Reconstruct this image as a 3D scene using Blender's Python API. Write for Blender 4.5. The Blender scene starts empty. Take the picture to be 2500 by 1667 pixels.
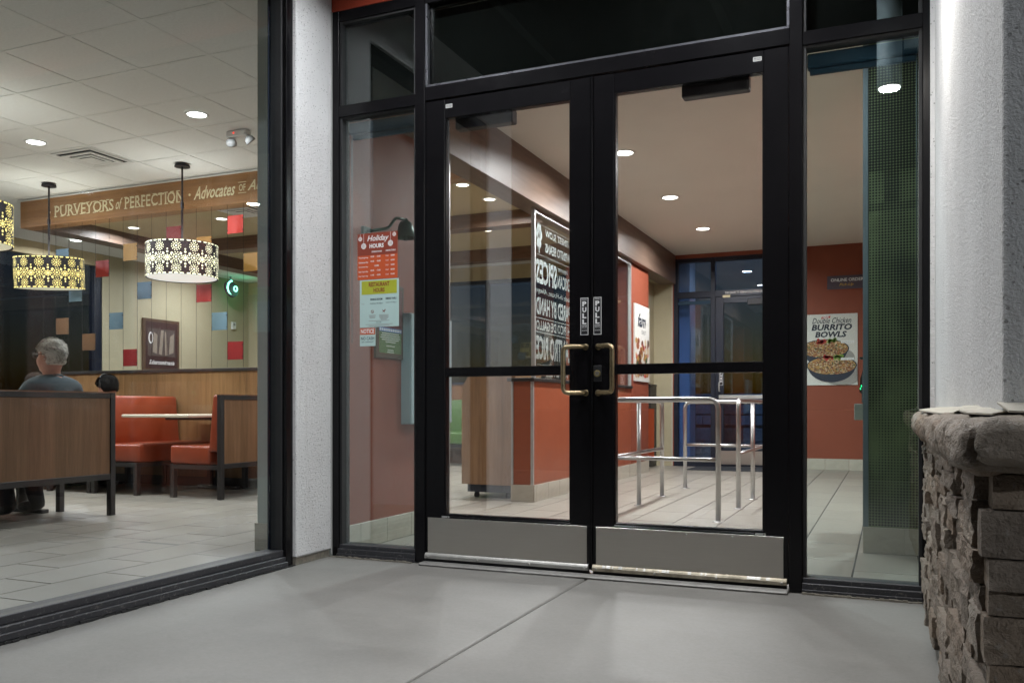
import bpy, bmesh, math, random
from mathutils import Vector, Matrix, noise as mnoise
random.seed(7)
R = math.radians
sc = bpy.context.scene
col = sc.collection
# ------------------------------------------------------------------ camera
cam = bpy.data.cameras.new("camera"); camo = bpy.data.objects.new("camera", cam); col.objects.link(camo)
camo.location = (2.2317, -4.0442, 0.812); camo.rotation_euler = (R(90), 0, R(23.218))
cam.sensor_width = 36; cam.lens = 30.878; cam.shift_y = 0.0647; cam.clip_start = 0.02; cam.clip_end = 2000
sc.camera = camo
# ------------------------------------------------------------------ world: night sky
w = bpy.data.worlds.new("World"); sc.world = w; w.use_nodes = True
wn = w.node_tree.nodes; wl = w.node_tree.links
sky = wn.new("ShaderNodeTexSky"); sky.sky_type = 'NISHITA'; sky.sun_disc = False
sky.sun_elevation = R(-4.2); sky.sun_rotation = R(10)
wl.new(sky.outputs[0], wn["Background"].inputs[0]); wn["Background"].inputs[1].default_value = 0.7
# ------------------------------------------------------------------ exposure / render
sc.view_settings.view_transform = 'Standard'; sc.view_settings.look = 'None'
sc.view_settings.exposure = 0.0; sc.view_settings.gamma = 1.0
sc.render.engine = 'CYCLES'
cy = sc.cycles
cy.use_denoising = True; cy.max_bounces = 8; cy.diffuse_bounces = 4; cy.use_adaptive_sampling = True; cy.adaptive_threshold = .015; cy.glossy_bounces = 4
cy.transparent_max_bounces = 24; cy.transmission_bounces = 4
cy.caustics_reflective = False; cy.caustics_refractive = False; cy.sample_clamp_indirect = 6.0
try: cy.denoiser = 'OPENIMAGEDENOISE'
except Exception: pass
LAMP = dict(entry=74, dining=50, coffer=34, pendant=12, sconce=13, porch=30, rear=8, pole=900)

# ================================================================== materials
MATS = {}
def lin(c): return tuple((v/12.92 if v <= .04045 else ((v+.055)/1.055)**2.4) for v in c)
def hexc(h): return lin(tuple(int(h[i:i+2], 16)/255 for i in (0, 2, 4)))
class N:
    def __init__(s, name):
        s.m = bpy.data.materials.new(name); s.m.use_nodes = True; s.t = s.m.node_tree
        s.t.nodes.clear(); s.out = s.t.nodes.new("ShaderNodeOutputMaterial"); MATS[name] = s.m
    def n(s, k, **kw):
        x = s.t.nodes.new(k)
        for a, b in kw.items():
            if hasattr(x, a): setattr(x, a, b)
            else: x.inputs[a].default_value = b
        return x
    def l(s, a, b): s.t.links.new(a, b)
    def coord(s, scale=(1, 1, 1), out='Object'):
        t = s.n("ShaderNodeTexCoord"); m = s.n("ShaderNodeMapping"); m.inputs['Scale'].default_value = scale
        s.l(t.outputs[out], m.inputs[0]); return m.outputs[0]
    def noise(s, co, scale, detail=4, rough=.55, dist=0):
        x = s.n("ShaderNodeTexNoise"); x.inputs['Scale'].default_value = scale; x.inputs['Detail'].default_value = detail
        x.inputs['Roughness'].default_value = rough; x.inputs['Distortion'].default_value = dist
        s.l(co, x.inputs['Vector']); return x.outputs['Fac']
    def ramp(s, fac, stops):
        r = s.n("ShaderNodeValToRGB"); e = r.color_ramp.elements
        while len(e) < len(stops): e.new(.5)
        for q, (p, c) in zip(e, stops): q.position = p; q.color = (*c, 1)
        s.l(fac, r.inputs[0]); return r.outputs[0]
    def mix(s, fac, a, b, mode='MIX'):
        x = s.n("ShaderNodeMix", data_type='RGBA', blend_type=mode)
        for v, i in ((fac, 0), (a, 6), (b, 7)):
            if hasattr(v, 'node'): s.l(v, x.inputs[i])
            elif i == 0: x.inputs[0].default_value = v
            else: x.inputs[i].default_value = (*v, 1)
        return x.outputs[2]
    def math(s, op, a, b=None, c=None):
        x = s.n("ShaderNodeMath", operation=op)
        for v, i in ((a, 0), (b, 1), (c, 2)):
            if v is None: continue
            if hasattr(v, 'node'): s.l(v, x.inputs[i])
            else: x.inputs[i].default_value = v
        return x.outputs[0]
    def bump(s, h, strength, dist=.01):
        b = s.n("ShaderNodeBump"); b.inputs['Strength'].default_value = strength; b.inputs['Distance'].default_value = dist
        s.l(h, b.inputs['Height']); return b.outputs[0]
    def pbr(s, color, rough=.5, metal=0, normal=None, spec=.5, emit=None, estr=0, coat=0, trans=0):
        p = s.n("ShaderNodeBsdfPrincipled")
        for v, i in ((color, 'Base Color'), (rough, 'Roughness')):
            if hasattr(v, 'node'): s.l(v, p.inputs[i])
            else: p.inputs[i].default_value = (*v, 1) if i == 'Base Color' else v
        p.inputs['Metallic'].default_value = metal; p.inputs['Specular IOR Level'].default_value = spec
        p.inputs['Coat Weight'].default_value = coat
        if normal is not None: s.l(normal, p.inputs['Normal'])
        if emit: p.inputs['Emission Color'].default_value = (*emit, 1); p.inputs['Emission Strength'].default_value = estr
        s.l(p.outputs[0], s.out.inputs[0]); return s.m
def plain(name, c, rough=.5, metal=0, var=.12, scale=6, bump=0, bscale=200, spec=.5, coat=0, rvar=.1):
    """paint-like surface: colour with low-contrast mottling, fine relief and uneven gloss"""
    k = N(name); co = k.coord()
    nz = k.noise(co, scale, 5, .6)
    colr = k.ramp(nz, [(.25, tuple(v*(1-var) for v in c)), (.75, tuple(min(1, v*(1+var)) for v in c))])
    rg = k.math('ADD', k.math('MULTIPLY', k.noise(co, scale*3.1, 4), rvar*2), rough-rvar)
    nm = k.bump(k.noise(co, bscale, 3), bump, .004) if bump else None
    return k.pbr(colr, rg, metal, nm, spec, coat=coat)
def emis(name, c, s, base=(.8, .8, .8)):
    k = N(name); return k.pbr(base, .4, emit=c, estr=s)
def wood(name, a, b, axis='z', rough=.42, dark=None, scale=1.0, coat=0):
    k = N(name)
    s = {'x': (1.2, 26, 26), 'y': (26, 1.2, 26), 'z': (26, 26, 1.2)}[axis]
    s = tuple(v*scale for v in s)
    co = k.coord(s); n1 = k.noise(co, 1.0, 6, .62, .25)
    s2 = tuple(v*5 for v in s); n2 = k.noise(k.coord(s2), 1.0, 4, .6)
    n3 = k.noise(k.coord(tuple(v*.22 for v in s)), 1, 3)
    f = k.math('ADD', k.math('MULTIPLY', n1, .55), k.math('ADD', k.math('MULTIPLY', n2, .25), k.math('MULTIPLY', n3, .25)))
    d = dark or tuple(v*.62 for v in a)
    c = k.ramp(f, [(.33, d), (.47, a), (.62, b), (.75, tuple(v*1.1 for v in b))])
    return k.pbr(c, rough, 0, k.bump(n2, .12, .002), .45, coat=coat)
def glassmat(name, tint, f0=.07, dust=.012):
    """thin glazing: see-through with a mirror reflection that grows at grazing angles, plus faint wiped smears and dust specks"""
    k = N(name)
    lw = k.n("ShaderNodeLayerWeight"); lw.inputs[0].default_value = .5
    f = k.math('ADD', k.math('MULTIPLY', k.math('POWER', lw.outputs['Facing'], 5), 1-f0), f0)
    tr = k.n("ShaderNodeBsdfTransparent"); tr.inputs[0].default_value = (*tint, 1)
    gl = k.n("ShaderNodeBsdfGlossy"); gl.inputs['Roughness'].default_value = 0.0; gl.inputs[0].default_value = (1, 1, 1, 1)
    mx = k.n("ShaderNodeMixShader"); k.l(f, mx.inputs[0]); k.l(tr.outputs[0], mx.inputs[1]); k.l(gl.outputs[0], mx.inputs[2])
    co = k.coord(); sm = k.noise(k.coord((5, 5, 1.3)), 1.5, 6, .7, 1.5); sp = k.noise(co, 130, 2, .5)
    d = k.math('ADD', k.math('MULTIPLY', k.math('MAXIMUM', k.math('SUBTRACT', sm, .48), 0), dust), k.math('MULTIPLY', k.math('GREATER_THAN', sp, .775), dust*10))
    df = k.n("ShaderNodeBsdfDiffuse"); df.inputs[0].default_value = (.75, .76, .78, 1)
    m2 = k.n("ShaderNodeMixShader"); k.l(d, m2.inputs[0]); k.l(mx.outputs[0], m2.inputs[1]); k.l(df.outputs[0], m2.inputs[2])
    k.l(m2.outputs[0], k.out.inputs[0]); return k.m

def build_materials():
    # pavement: steel-trowelled concrete
    k = N('concrete'); co = k.coord()
    big = k.noise(co, 1.1, 4, .6, .6); mid = k.noise(k.coord((2.2, 5.5, 3)), 1.6, 6, .65, 1.2); fine = k.noise(co, 70, 4, .7)
    f = k.math('ADD', k.math('MULTIPLY', big, .5), k.math('ADD', k.math('MULTIPLY', mid, .22), k.math('MULTIPLY', fine, .28)))
    c = k.ramp(f, [(.33, (.15, .145, .135)), (.5, (.19, .184, .172)), (.67, (.228, .22, .206))])
    sp = k.noise(co, 240, 2, .5); c = k.mix(k.math('MULTIPLY', k.math('GREATER_THAN', sp, .70), .35), c, (.16, .15, .14))
    gv = k.n("ShaderNodeTexVoronoi"); gv.inputs['Scale'].default_value = 2.1; k.l(co, gv.inputs['Vector'])
    c = k.mix(k.math('MULTIPLY', k.math('LESS_THAN', gv.outputs['Distance'], k.math('MULTIPLY', k.noise(co, 9, 2), .04)), .4), c, (.09, .085, .08))
    sc_ = k.noise(k.coord((1.5, 30, 1)), 2.0, 5, .7, 2.0); c = k.mix(k.math('MULTIPLY', k.math('GREATER_THAN', sc_, .70), .22), c, (.15, .145, .135))
    k.pbr(c, k.math('ADD', k.math('MULTIPLY', mid, .3), .42), 0, k.bump(k.math('ADD', fine, k.math('MULTIPLY', mid, .6)), .16, .004), .4)
    plain('asphalt', (.05, .05, .052), .9, 0, .3, 40, .6, 180)
    # stucco
    k = N('stucco'); co = k.coord(); n1 = k.noise(co, 75, 5, .7); n2 = k.noise(co, 190, 3, .65); n3 = k.noise(co, 3, 4); n5 = k.noise(co, 26, 3, .6)
    vo = k.n("ShaderNodeTexVoronoi"); vo.inputs['Scale'].default_value = 62; k.l(co, vo.inputs['Vector'])
    pit = k.math('LESS_THAN', vo.outputs['Distance'], k.math('MULTIPLY', n5, .34))
    st = k.noise(k.coord((9, 9, .7)), 1, 5, .7)
    c = k.ramp(n3, [(.3, (.70, .70, .70)), (.7, (.79, .79, .79))])
    c = k.mix(k.math('MULTIPLY', k.math('GREATER_THAN', st, .60), .10), c, (.34, .32, .29))
    c = k.mix(k.math('MULTIPLY', pit, .6), c, (.2, .195, .19))
    h = k.math('SUBTRACT', k.math('ADD', n1, k.math('MULTIPLY', n2, .7)), k.math('MULTIPLY', pit, .7))
    k.pbr(c, .7, 0, k.bump(h, 1.0, .009), .4)
    k = N('stucco_red'); co = k.coord(); n1 = k.noise(co, 130, 4, .65)
    k.pbr(k.ramp(n1, [(.3, (.30, .045, .02)), (.7, (.38, .056, .026))]), .85, 0, k.bump(n1, .7, .006), .25)
    plain('soffit', (.026, .019, .012), .9, 0, .15, 5, .2, 120, .1)
    plain('soffit_strip', (.06, .055, .048), .8, spec=.1)
    # black anodised frames
    k = N('black_metal'); co = k.coord(); sp = k.noise(co, 420, 2, .6); du = k.noise(co, 5, 5, .65)
    c = k.mix(k.math('MULTIPLY', k.math('GREATER_THAN', sp, .735), .4), (.0045, .0042, .005), (.12, .115, .11))
    c = k.mix(k.math('MULTIPLY', du, .06), c, (.02, .0195, .021))
    k.pbr(c, k.math('ADD', k.math('MULTIPLY', du, .16), .16), .0, None, .22)
    k = N('sill_metal'); co = k.coord(); sp = k.noise(co, 60, 5, .7); s2 = k.noise(co, 300, 2, .6)
    c = k.mix(k.math('MULTIPLY', k.math('GREATER_THAN', sp, .6), .5), (.035, .035, .04), (.17, .165, .155))
    c = k.mix(k.math('MULTIPLY', k.math('GREATER_THAN', s2, .7), .5), c, (.25, .24, .22))
    k.pbr(c, .5, .2, None, .5)
    plain('gasket', (.012, .012, .013), .7)
    plain('sealant', (.42, .42, .41), .8, 0, .1, 30)
    plain('screed', (.22, .2, .165), .75, .3, .35, 40, .4, 120)
    plain('black_plastic', (.02, .02, .022), .45)
    plain('closer_metal', (.022, .021, .024), .42, .3); plain('bead_highlight', (.16, .16, .18), .3, .7)
    k = N('steel_plate'); co = k.coord((3, 3, 260)); n1 = k.noise(co, 1.5, 4, .7); n2 = k.noise(k.coord(), 2.2, 4, .6)
    c = k.mix(n1, (.52, .495, .455), (.66, .635, .59)); c = k.mix(k.math('MULTIPLY', n2, .5), c, (.42, .39, .345))
    k.pbr(c, k.math('ADD', k.math('MULTIPLY', n1, .16), k.math('ADD', k.math('MULTIPLY', n2, .14), .17)), .96, k.bump(n1, .05, .001))
    plain('aluminium', (.43, .42, .40), .5, .85, .18, 14, .1, 300)
    plain('aluminium_worn', (.36, .32, .25), .55, .7, .45, 22, .3, 60)
    plain('threshold_metal', (.27, .262, .25), .55, .4, .2, 12, .15, 200)
    plain('stainless', (.50, .50, .50), .36, 1.0, .1, 9)
    plain('bronze', (.30, .235, .14), .3, .95, .25, 30, .05, 200)
    plain('brass', (.45, .36, .17), .3, .95, .2, 30)
    plain('silver_trim', (.48, .49, .48), .4, .6, .08)
    plain('white_vinyl', (.72, .72, .73), .5, 0, .08, 60)
    plain('black_vinyl', (.014, .014, .016), .4)
    plain('grey_label', (.35, .35, .34), .5)
    # interior
    k = N('floor_tile'); oi = k.n("ShaderNodeObjectInfo"); co = k.coord((1.2, 1, 1)); n1 = k.noise(k.coord((3, 9, 1)), 1.6, 5, .65, .8); n2 = k.noise(co, 90, 3)
    c = k.ramp(n1, [(.3, (.24, .22, .185)), (.55, (.295, .272, .232)), (.75, (.34, .316, .273))])
    c = k.mix(k.math('MULTIPLY', oi.outputs['Random'], .5), c, (.21, .193, .165))
    k.pbr(c, k.math('ADD', k.math('MULTIPLY', n1, .2), .27), 0, k.bump(n2, .04, .002), .45)
    plain('grout', (.035, .034, .034), .9, 0, .2, 50)
    k = N('base_tile'); oi = k.n("ShaderNodeObjectInfo"); n1 = k.noise(k.coord((6, 6, 14)), 1.2, 5, .65, .8)
    c = k.ramp(n1, [(.3, (.42, .39, .325)), (.7, (.53, .495, .42))]); c = k.mix(k.math('MULTIPLY', oi.outputs['Random'], .25), c, (.40, .37, .31))
    k.pbr(c, .42, 0, None, .45)
    plain('red_wall', (.235, .058, .029), .55, 0, .07, 4, .25, 260, .4)
    plain('red_panel', (.295, .078, .036), .32, 0, .06, 5, .05, 200, .5)
    plain('entry_ceiling', (.82, .795, .73), .85, 0, .04, 2, .15, 220)
    plain('tan_ceiling', (.52, .43, .26), .8, 0, .05, 2, .1, 200)
    k = N('ceiling_tile'); co = k.coord(); n1 = k.noise(co, 160, 3, .7); vo = k.noise(co, 55, 3, .6)
    k.pbr(k.ramp(vo, [(.3, (.74, .745, .725)), (.7, (.83, .835, .815))]), .9, 0, k.bump(n1, .5, .004), .2)
    plain('ceiling_grid', (.74, .745, .725), .5)
    plain('olive_wall', (.42, .45, .41), .7, 0, .06, 4, .2, 250)
    plain('yellow_wall', (.42, .375, .25), .65, 0, .05, 3, .15, 250)
    plain('cream_wall', (.5, .47, .38), .7, 0, .05, 3, .15, 250)
    wood('beam_wood', (.135, .088, .064), (.185, .124, .092), 'y', .45)
    wood('header_wood', (.29, .14, .05), (.38, .195, .078), 'x', .42)
    wood('coffer_wood', (.16, .094, .06), (.215, .13, .085), 'x', .45)
    wood('panel_wood', (.145, .074, .036), (.20, .105, .054), 'z', .38)
    wood('pony_wood', (.17, .092, .038), (.22, .125, .056), 'z', .38)
    wood('cabinet_wood', (.225, .125, .06), (.31, .18, .092), 'z', .38)
    plain('vinyl_orange', (.27, .046, .016), .33, 0, .14, 9, .3, 90, .55)
    plain('vinyl_green', (.055, .13, .028), .34, 0, .2, 9, .3, 90, .55)
    plain('dark_frame', (.022, .019, .018), .45, .1, .2, 20)
    plain('table_top', (.62, .55, .43), .35, 0, .05)
    plain('night_metal', (.012, .016, .03), .4, .2)
    plain('shade_fabric', (.012, .042, .078), .7); plain('trim_blue', (.17, .22, .25), .5)
    plain('cord_grey', (.12, .15, .17), .6)
    plain('bell_green', (.028, .05, .036), .42, .6, .3, 20, .2, 60)
    plain('blue_box', (.34, .43, .46), .5, 0, .04)
    plain('frame_brown', (.08, .05, .03), .45, 0, .2, 20)
    plain('notice_green', (.10, .17, .055), .55)
    plain('notice_maroon', (.12, .02, .025), .55)
    plain('poster_white', (.62, .61, .57), .5, 0, .03)
    plain('poster_shadow', (.30, .29, .27), .5)
    plain('ink_navy', (.016, .022, .04), .5)
    plain('ink_white', (.8, .8, .8), .5, 0, .03); plain('ink_etch', (.42, .46, .46), .6, 0, .05)
    plain('ink_cream', (.80, .72, .47), .5, 0, .04)
    plain('ink_grey', (.30, .30, .30), .5)
    plain('ink_yellow', (.68, .42, .05), .5)
    plain('ink_maroon', (.24, .04, .02), .5)
    plain('ink_lime', (.42, .45, .035), .5)
    plain('ink_blue', (.10, .19, .42), .5)
    plain('paper_teal', (.46, .62, .60), .5, 0, .03)
    plain('paper_orange', (.55, .085, .02), .5, 0, .06, 3)
    plain('sign_purple', (.085, .06, .085), .5)
    plain('tomato', (.48, .035, .03), .4); plain('guac', (.20, .36, .05), .5); plain('herb', (.03, .10, .045), .5)
    plain('corn', (.42, .25, .075), .5); plain('cheese', (.56, .44, .29), .5); plain('rust', (.33, .11, .045), .5); plain('meat', (.16, .06, .03), .5)
    plain('perf_green', (.17, .22, .115), .55, 0, .35, 3)
    plain('perf_dot', (.012, .018, .014), .5)
    plain('floor_mat', (.018, .022, .03), .95, 0, .3, 60, .5, 300)
    plain('panel_red', (.20, .010, .012), .45); plain('panel_bright_red', (.72, .05, .03), .4)
    plain('panel_amber', (.36, .19, .04), .45); plain('panel_blue', (.085, .15, .21), .45); plain('panel_brown', (.11, .055, .024), .5)
    plain('cable', (.02, .02, .02), .5, .3)
    plain('pendant_metal', (.010, .009, .013), .5, .2)
    plain('white_metal', (.7, .7, .68), .45); plain('vent_dark', (.03, .03, .03), .8)
    emis('lens_white', (1, .97, .9), 9); emis('lens_warm', (1, .9, .72), 7); emis('lens_porch', (.88, 1, .96), 7)
    emis('cutout_yellow', (1, .74, .2), 1.35, (.8, .7, .3)); emis('cutout_pale', (1, .92, .58), 1.5, (.8, .8, .6))
    emis('diffuser_warm', (1, .9, .55), .45); emis('diffuser_white', (1, .98, .9), .7)
    emis('led_green', (.02, 1, .3), 4, (.02, .3, .1)); emis('led_red', (1, .05, .02), 4, (.3, .02, .02)); emis('neon_teal', (.25, 1, .62), 4.0)
    glassmat('glass_door', (.985, .99, .985), .13)
    glassmat('glass_tint', (.885, .96, .955), .11, .004)
    glassmat('glass_window', (.885, .92, .94), .03, .010)
    glassmat('glass_back', (.54, .66, .84), .055)
    glassmat('glass_screen', (.95, .965, .96), .04)
    plain('spandrel', (.006, .0055, .005), .95, spec=.02)
    # stone
    k = N('stone'); oi = k.n("ShaderNodeObjectInfo"); co = k.coord()
    n1 = k.noise(co, 14, 6, .65, .6); n2 = k.noise(co, 60, 5, .7); n3 = k.noise(co, 200, 3, .6); n4 = k.noise(co, 5, 3, .5, 1.0)
    c = k.ramp(n1, [(.3, (.14, .105, .078)), (.5, (.26, .205, .155)), (.7, (.36, .295, .228))])
    tone = k.ramp(oi.outputs['Random'], [(.0, (.10, .075, .055)), (.3, (.30, .245, .19)), (.55, (.20, .17, .145)), (.8, (.25, .165, .10)), (1.0, (.36, .32, .27))]); c = k.mix(.55, c, tone)
    c = k.mix(k.math('MULTIPLY', k.math('GREATER_THAN', n4, .58), .35), c, (.2, .105, .045))
    c = k.mix(k.math('MULTIPLY', k.math('GREATER_THAN', n2, .62), .4), c, (.36, .335, .30))
    h = k.math('ADD', n1, k.math('ADD', k.math('MULTIPLY', n2, .6), k.math('MULTIPLY', n3, .3)))
    k.pbr(c, k.math('ADD', k.math('MULTIPLY', n2, .5), .25), 0, k.bump(h, 1.0, .016), .5)
    plain('mortar', (.07, .056, .044), .95, 0, .3, 40, .6, 90)
    plain('flashing', (.46, .43, .36), .6, 0, .1, 12, .15, 60)
    k = N('block_split'); co = k.coord(); n1 = k.noise(co, 22, 6, .7); k.pbr(k.ramp(n1, [(.3, (.24, .23, .19)), (.7, (.46, .44, .38))]), .9, 0, k.bump(n1, 1.0, .03), .2)
    plain('block_smooth', (.30, .29, .27), .9, 0, .15, 30, .4, 120)
    # people
    plain('skin', (.46, .235, .17), .5, 0, .12, 18, .08, 160)
    plain('hair_lowlight', (.33, .30, .26), .7, 0, .3, 60); plain('hair_grey', (.70, .67, .60), .7, 0, .3, 60, .7, 130)
    plain('hair_dark', (.009, .008, .008), .7, 0, .4, 60, .7, 130, .2)
    plain('hair_brown', (.035, .022, .015), .7, 0, .4, 60, .6, 130, .2)
    plain('sweater', (.055, .075, .085), .9, 0, .2, 60, .5, 260)
    plain('trousers', (.018, .02, .026), .85, 0, .2, 40, .4, 200)
    plain('shoe', (.012, .012, .014), .5)
    plain('tee_dark', (.03, .03, .035), .85)
    # framed menu picture
    plain('picture_dark', (.075, .06, .055), .5); plain('picture_paper', (.26, .22, .175), .5); plain('picture_maroon', (.032, .014, .014), .5)
build_materials()
M = MATS

# ================================================================== mesh helpers
def bm_box(bm, x0, x1, y0, y1, z0, z1, bev=0, seg=1):
    v = [bm.verts.new(p) for p in ((x0, y0, z0), (x1, y0, z0), (x1, y1, z0), (x0, y1, z0), (x0, y0, z1), (x1, y0, z1), (x1, y1, z1), (x0, y1, z1))]
    f = [bm.faces.new([v[i] for i in q]) for q in ((0, 3, 2, 1), (4, 5, 6, 7), (0, 1, 5, 4), (1, 2, 6, 5), (2, 3, 7, 6), (3, 0, 4, 7))]
    if bev:
        e = list({e for a in f for e in a.edges})
        bmesh.ops.bevel(bm, geom=e, offset=bev, segments=seg, affect='EDGES', profile=.5)
def bm_tube(bm, pts, r, seg=10, caps=True):
    pts = [Vector(p) for p in pts]; rings = []
    n = len(pts); prev = None
    for i, p in enumerate(pts):
        t = (pts[min(i+1, n-1)]-pts[max(i-1, 0)]).normalized()
        a = prev if prev is not None else (Vector((0, 0, 1)) if abs(t.z) < .9 else Vector((1, 0, 0)))
        u = (a - t*a.dot(t)).normalized(); prev = u; v = t.cross(u)
        rr = r[i] if isinstance(r, (list, tuple)) else r
        rings.append([bm.verts.new(p+(u*math.cos(2*math.pi*k/seg)+v*math.sin(2*math.pi*k/seg))*rr) for k in range(seg)])
    for a, b in zip(rings, rings[1:]):
        for k in range(seg):
            f = bm.faces.new((a[k], a[(k+1) % seg], b[(k+1) % seg], b[k])); f.smooth = True
    if caps:
        bm.faces.new(rings[0][::-1]); bm.faces.new(rings[-1])
def bend(pts, rad, n=5):
    """round the corners of a polyline"""
    pts = [Vector(p) for p in pts]; out = [pts[0]]
    for a, b, c in zip(pts, pts[1:], pts[2:]):
        d1 = (a-b).normalized(); d2 = (c-b).normalized()
        p1 = b+d1*rad; p2 = b+d2*rad
        for i in range(n+1):
            t = i/n; out.append(p1*(1-t)**2+b*2*t*(1-t)+p2*t*t)
    out.append(pts[-1]); return out
def bm_lathe(bm, prof, c, seg=24, capb=True, capt=True):
    rings = [[bm.verts.new((c[0]+r*math.cos(2*math.pi*k/seg), c[1]+r*math.sin(2*math.pi*k/seg), c[2]+z)) for k in range(seg)] for r, z in prof]
    for a, b in zip(rings, rings[1:]):
        for k in range(seg):
            f = bm.faces.new((a[k], a[(k+1) % seg], b[(k+1) % seg], b[k])); f.smooth = True
    if capb: bm.faces.new(rings[0][::-1])
    if capt: bm.faces.new(rings[-1])
def bm_prism(bm, poly, a0, a1, axis):
    """polygon (2-D) extruded along axis; poly coords are the two other axes in order"""
    def P(q, a):
        return {'x': (a, q[0], q[1]), 'y': (q[0], a, q[1]), 'z': (q[0], q[1], a)}[axis]
    A = [bm.verts.new(P(q, a0)) for q in poly]; B = [bm.verts.new(P(q, a1)) for q in poly]; n = len(poly)
    for i in range(n): bm.faces.new((A[i], A[(i+1) % n], B[(i+1) % n], B[i]))
    bm.faces.new(A[::-1]); bm.faces.new(B)
def link(name, me, parent=None, mat=None):
    o = bpy.data.objects.new(name, me); col.objects.link(o)
    if mat is not None and not me.materials: me.materials.append(M[mat] if isinstance(mat, str) else mat)
    if parent is not None:
        o.parent = parent; o.matrix_parent_inverse = Matrix.Translation(parent.location).inverted() if not parent.get('_local') else Matrix()
    return o
def mk(name, bm, mat, parent=None, center=True, fixn=True):
    if fixn: bmesh.ops.recalc_face_normals(bm, faces=bm.faces)
    me = bpy.data.meshes.new(name); loc = None
    if center and not (parent is not None and parent.get('_local')):
        xs = [v.co for v in bm.verts]
        loc = Vector(((min(v.x for v in xs)+max(v.x for v in xs))/2, (min(v.y for v in xs)+max(v.y for v in xs))/2, min(v.z for v in xs)))
        bmesh.ops.translate(bm, verts=bm.verts, vec=-loc)
    bm.to_mesh(me); bm.free()
    o = link(name, me, parent, mat)
    if loc is not None: o.location = loc
    return o
def B(name, b, mat, parent=None, bev=0, seg=1):
    bm = bmesh.new(); bm_box(bm, *b, bev=bev, seg=seg); return mk(name, bm, mat, parent)
def tube(name, pts, r, mat, parent=None, seg=10):
    bm = bmesh.new(); bm_tube(bm, pts, r, seg); return mk(name, bm, mat, parent)
def tag(o, label, cat, group=None, kind=None):
    o['label'] = label
    if cat: o['category'] = cat
    if group: o['group'] = group
    if kind: o['kind'] = kind
    return o
def thing(name, label, cat, loc=(0, 0, 0), group=None, local=False):
    o = bpy.data.objects.new(name, None); o.empty_display_size = .1; col.objects.link(o); o.location = loc
    if local: o['_local'] = 1
    return tag(o, label, cat, group)
def dup(root, loc, rotz=0, label=None, mats=None):
    r = root.copy(); col.objects.link(r); r.location = loc; r.rotation_euler = (0, 0, rotz)
    if label: r['label'] = label
    def rec(src, par):
        for ch in [c for c in src.children]:
            c = ch.copy(); col.objects.link(c); c.parent = par
            rec(ch, c)
    rec(root, r); return r
def structure(o, label=None):
    o['kind'] = 'structure'
    if label: o['label'] = label
    return o
# flat print helpers: a sheet frame maps (a,b) to world: origin + a*U + b*V + n*Nrm
class Sheet:
    def __init__(s, o, U, V, parent, lift=.0006):
        s.o = Vector(o); s.U = Vector(U); s.V = Vector(V); s.N = s.U.cross(s.V); s.p = parent; s.k = 1; s.lift = lift
    def P(s, a, b, lay): return s.o+s.U*a+s.V*b+s.N*(s.lift*lay)
    def poly(s, name, polys, mat, lay=1):
        bm = bmesh.new()
        for q in polys: bm.faces.new([bm.verts.new(s.P(a, b, lay)) for a, b in q])
        return mk(name, bm, mat, s.p, fixn=False)
    def rect(s, name, a0, a1, b0, b1, mat, lay=1): return s.poly(name, [[(a0, b0), (a1, b0), (a1, b1), (a0, b1)]], mat, lay)
    def text(s, string, a, b, h, mat, lay=2, w=None, shear=0, bold=0, align='L', name='lettering', vert=False):
        vs, fs = text_mesh(string, shear, bold)
        if not vs: return
        x0 = min(v[0] for v in vs); x1 = max(v[0] for v in vs); y0 = min(v[1] for v in vs); y1 = max(v[1] for v in vs)
        sy = h/(y1-y0); sx = sy if w is None else w/(x1-x0)
        W = (x1-x0)*sx; off = {'L': 0, 'C': -W/2, 'R': -W}[align]
        bm = bmesh.new(); bv = [bm.verts.new(s.P(a+off+(x-x0)*sx, b+(y-y0)*sy, lay)) for x, y in vs]
        for f in fs:
            try: bm.faces.new([bv[i] for i in f])
            except ValueError: pass
        return mk(name, bm, mat, s.p, fixn=False)
_TC = {}
def text_mesh(string, shear, bold):
    key = (string, shear, bold)
    if key in _TC: return _TC[key]
    cu = bpy.data.curves.new('t', 'FONT'); cu.body = string; cu.size = 1; cu.shear = shear; cu.offset = bold; cu.resolution_u = 2
    ob = bpy.data.objects.new('t', cu); col.objects.link(ob)
    me = bpy.data.meshes.new_from_object(ob)
    vs = [(v.co.x, v.co.y) for v in me.vertices]; fs = [tuple(p.vertices) for p in me.polygons]
    bpy.data.objects.remove(ob); bpy.data.curves.remove(cu); bpy.data.meshes.remove(me)
    _TC[key] = (vs, fs); return _TC[key]
def disc(a, b, r, n=12, ry=None, rot=0): 
    ry = r if ry is None else ry
    return [(a+r*math.cos(2*math.pi*i/n+rot), b+ry*math.sin(2*math.pi*i/n+rot)) for i in range(n)]
def spot(name, loc, watts, parent, size=180, blend=.7, color=(1, .975, .94), radius=.06, aim=(0, 0, -1)):
    """the light of a fixture: a disc lamp as wide as its lens"""
    l = bpy.data.lights.new(name, 'AREA'); l.shape = 'DISK'; l.size = radius*2; l.energy = watts; l.spread = R(min(180, size)); l.color = color
    o = bpy.data.objects.new(name, l); col.objects.link(o); o.location = loc
    o.rotation_euler = Vector(aim).to_track_quat('-Z', 'Y').to_euler()
    if parent is not None:
        o.parent = parent; o.matrix_parent_inverse = Matrix.Translation(parent.location).inverted()
    return o


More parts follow.
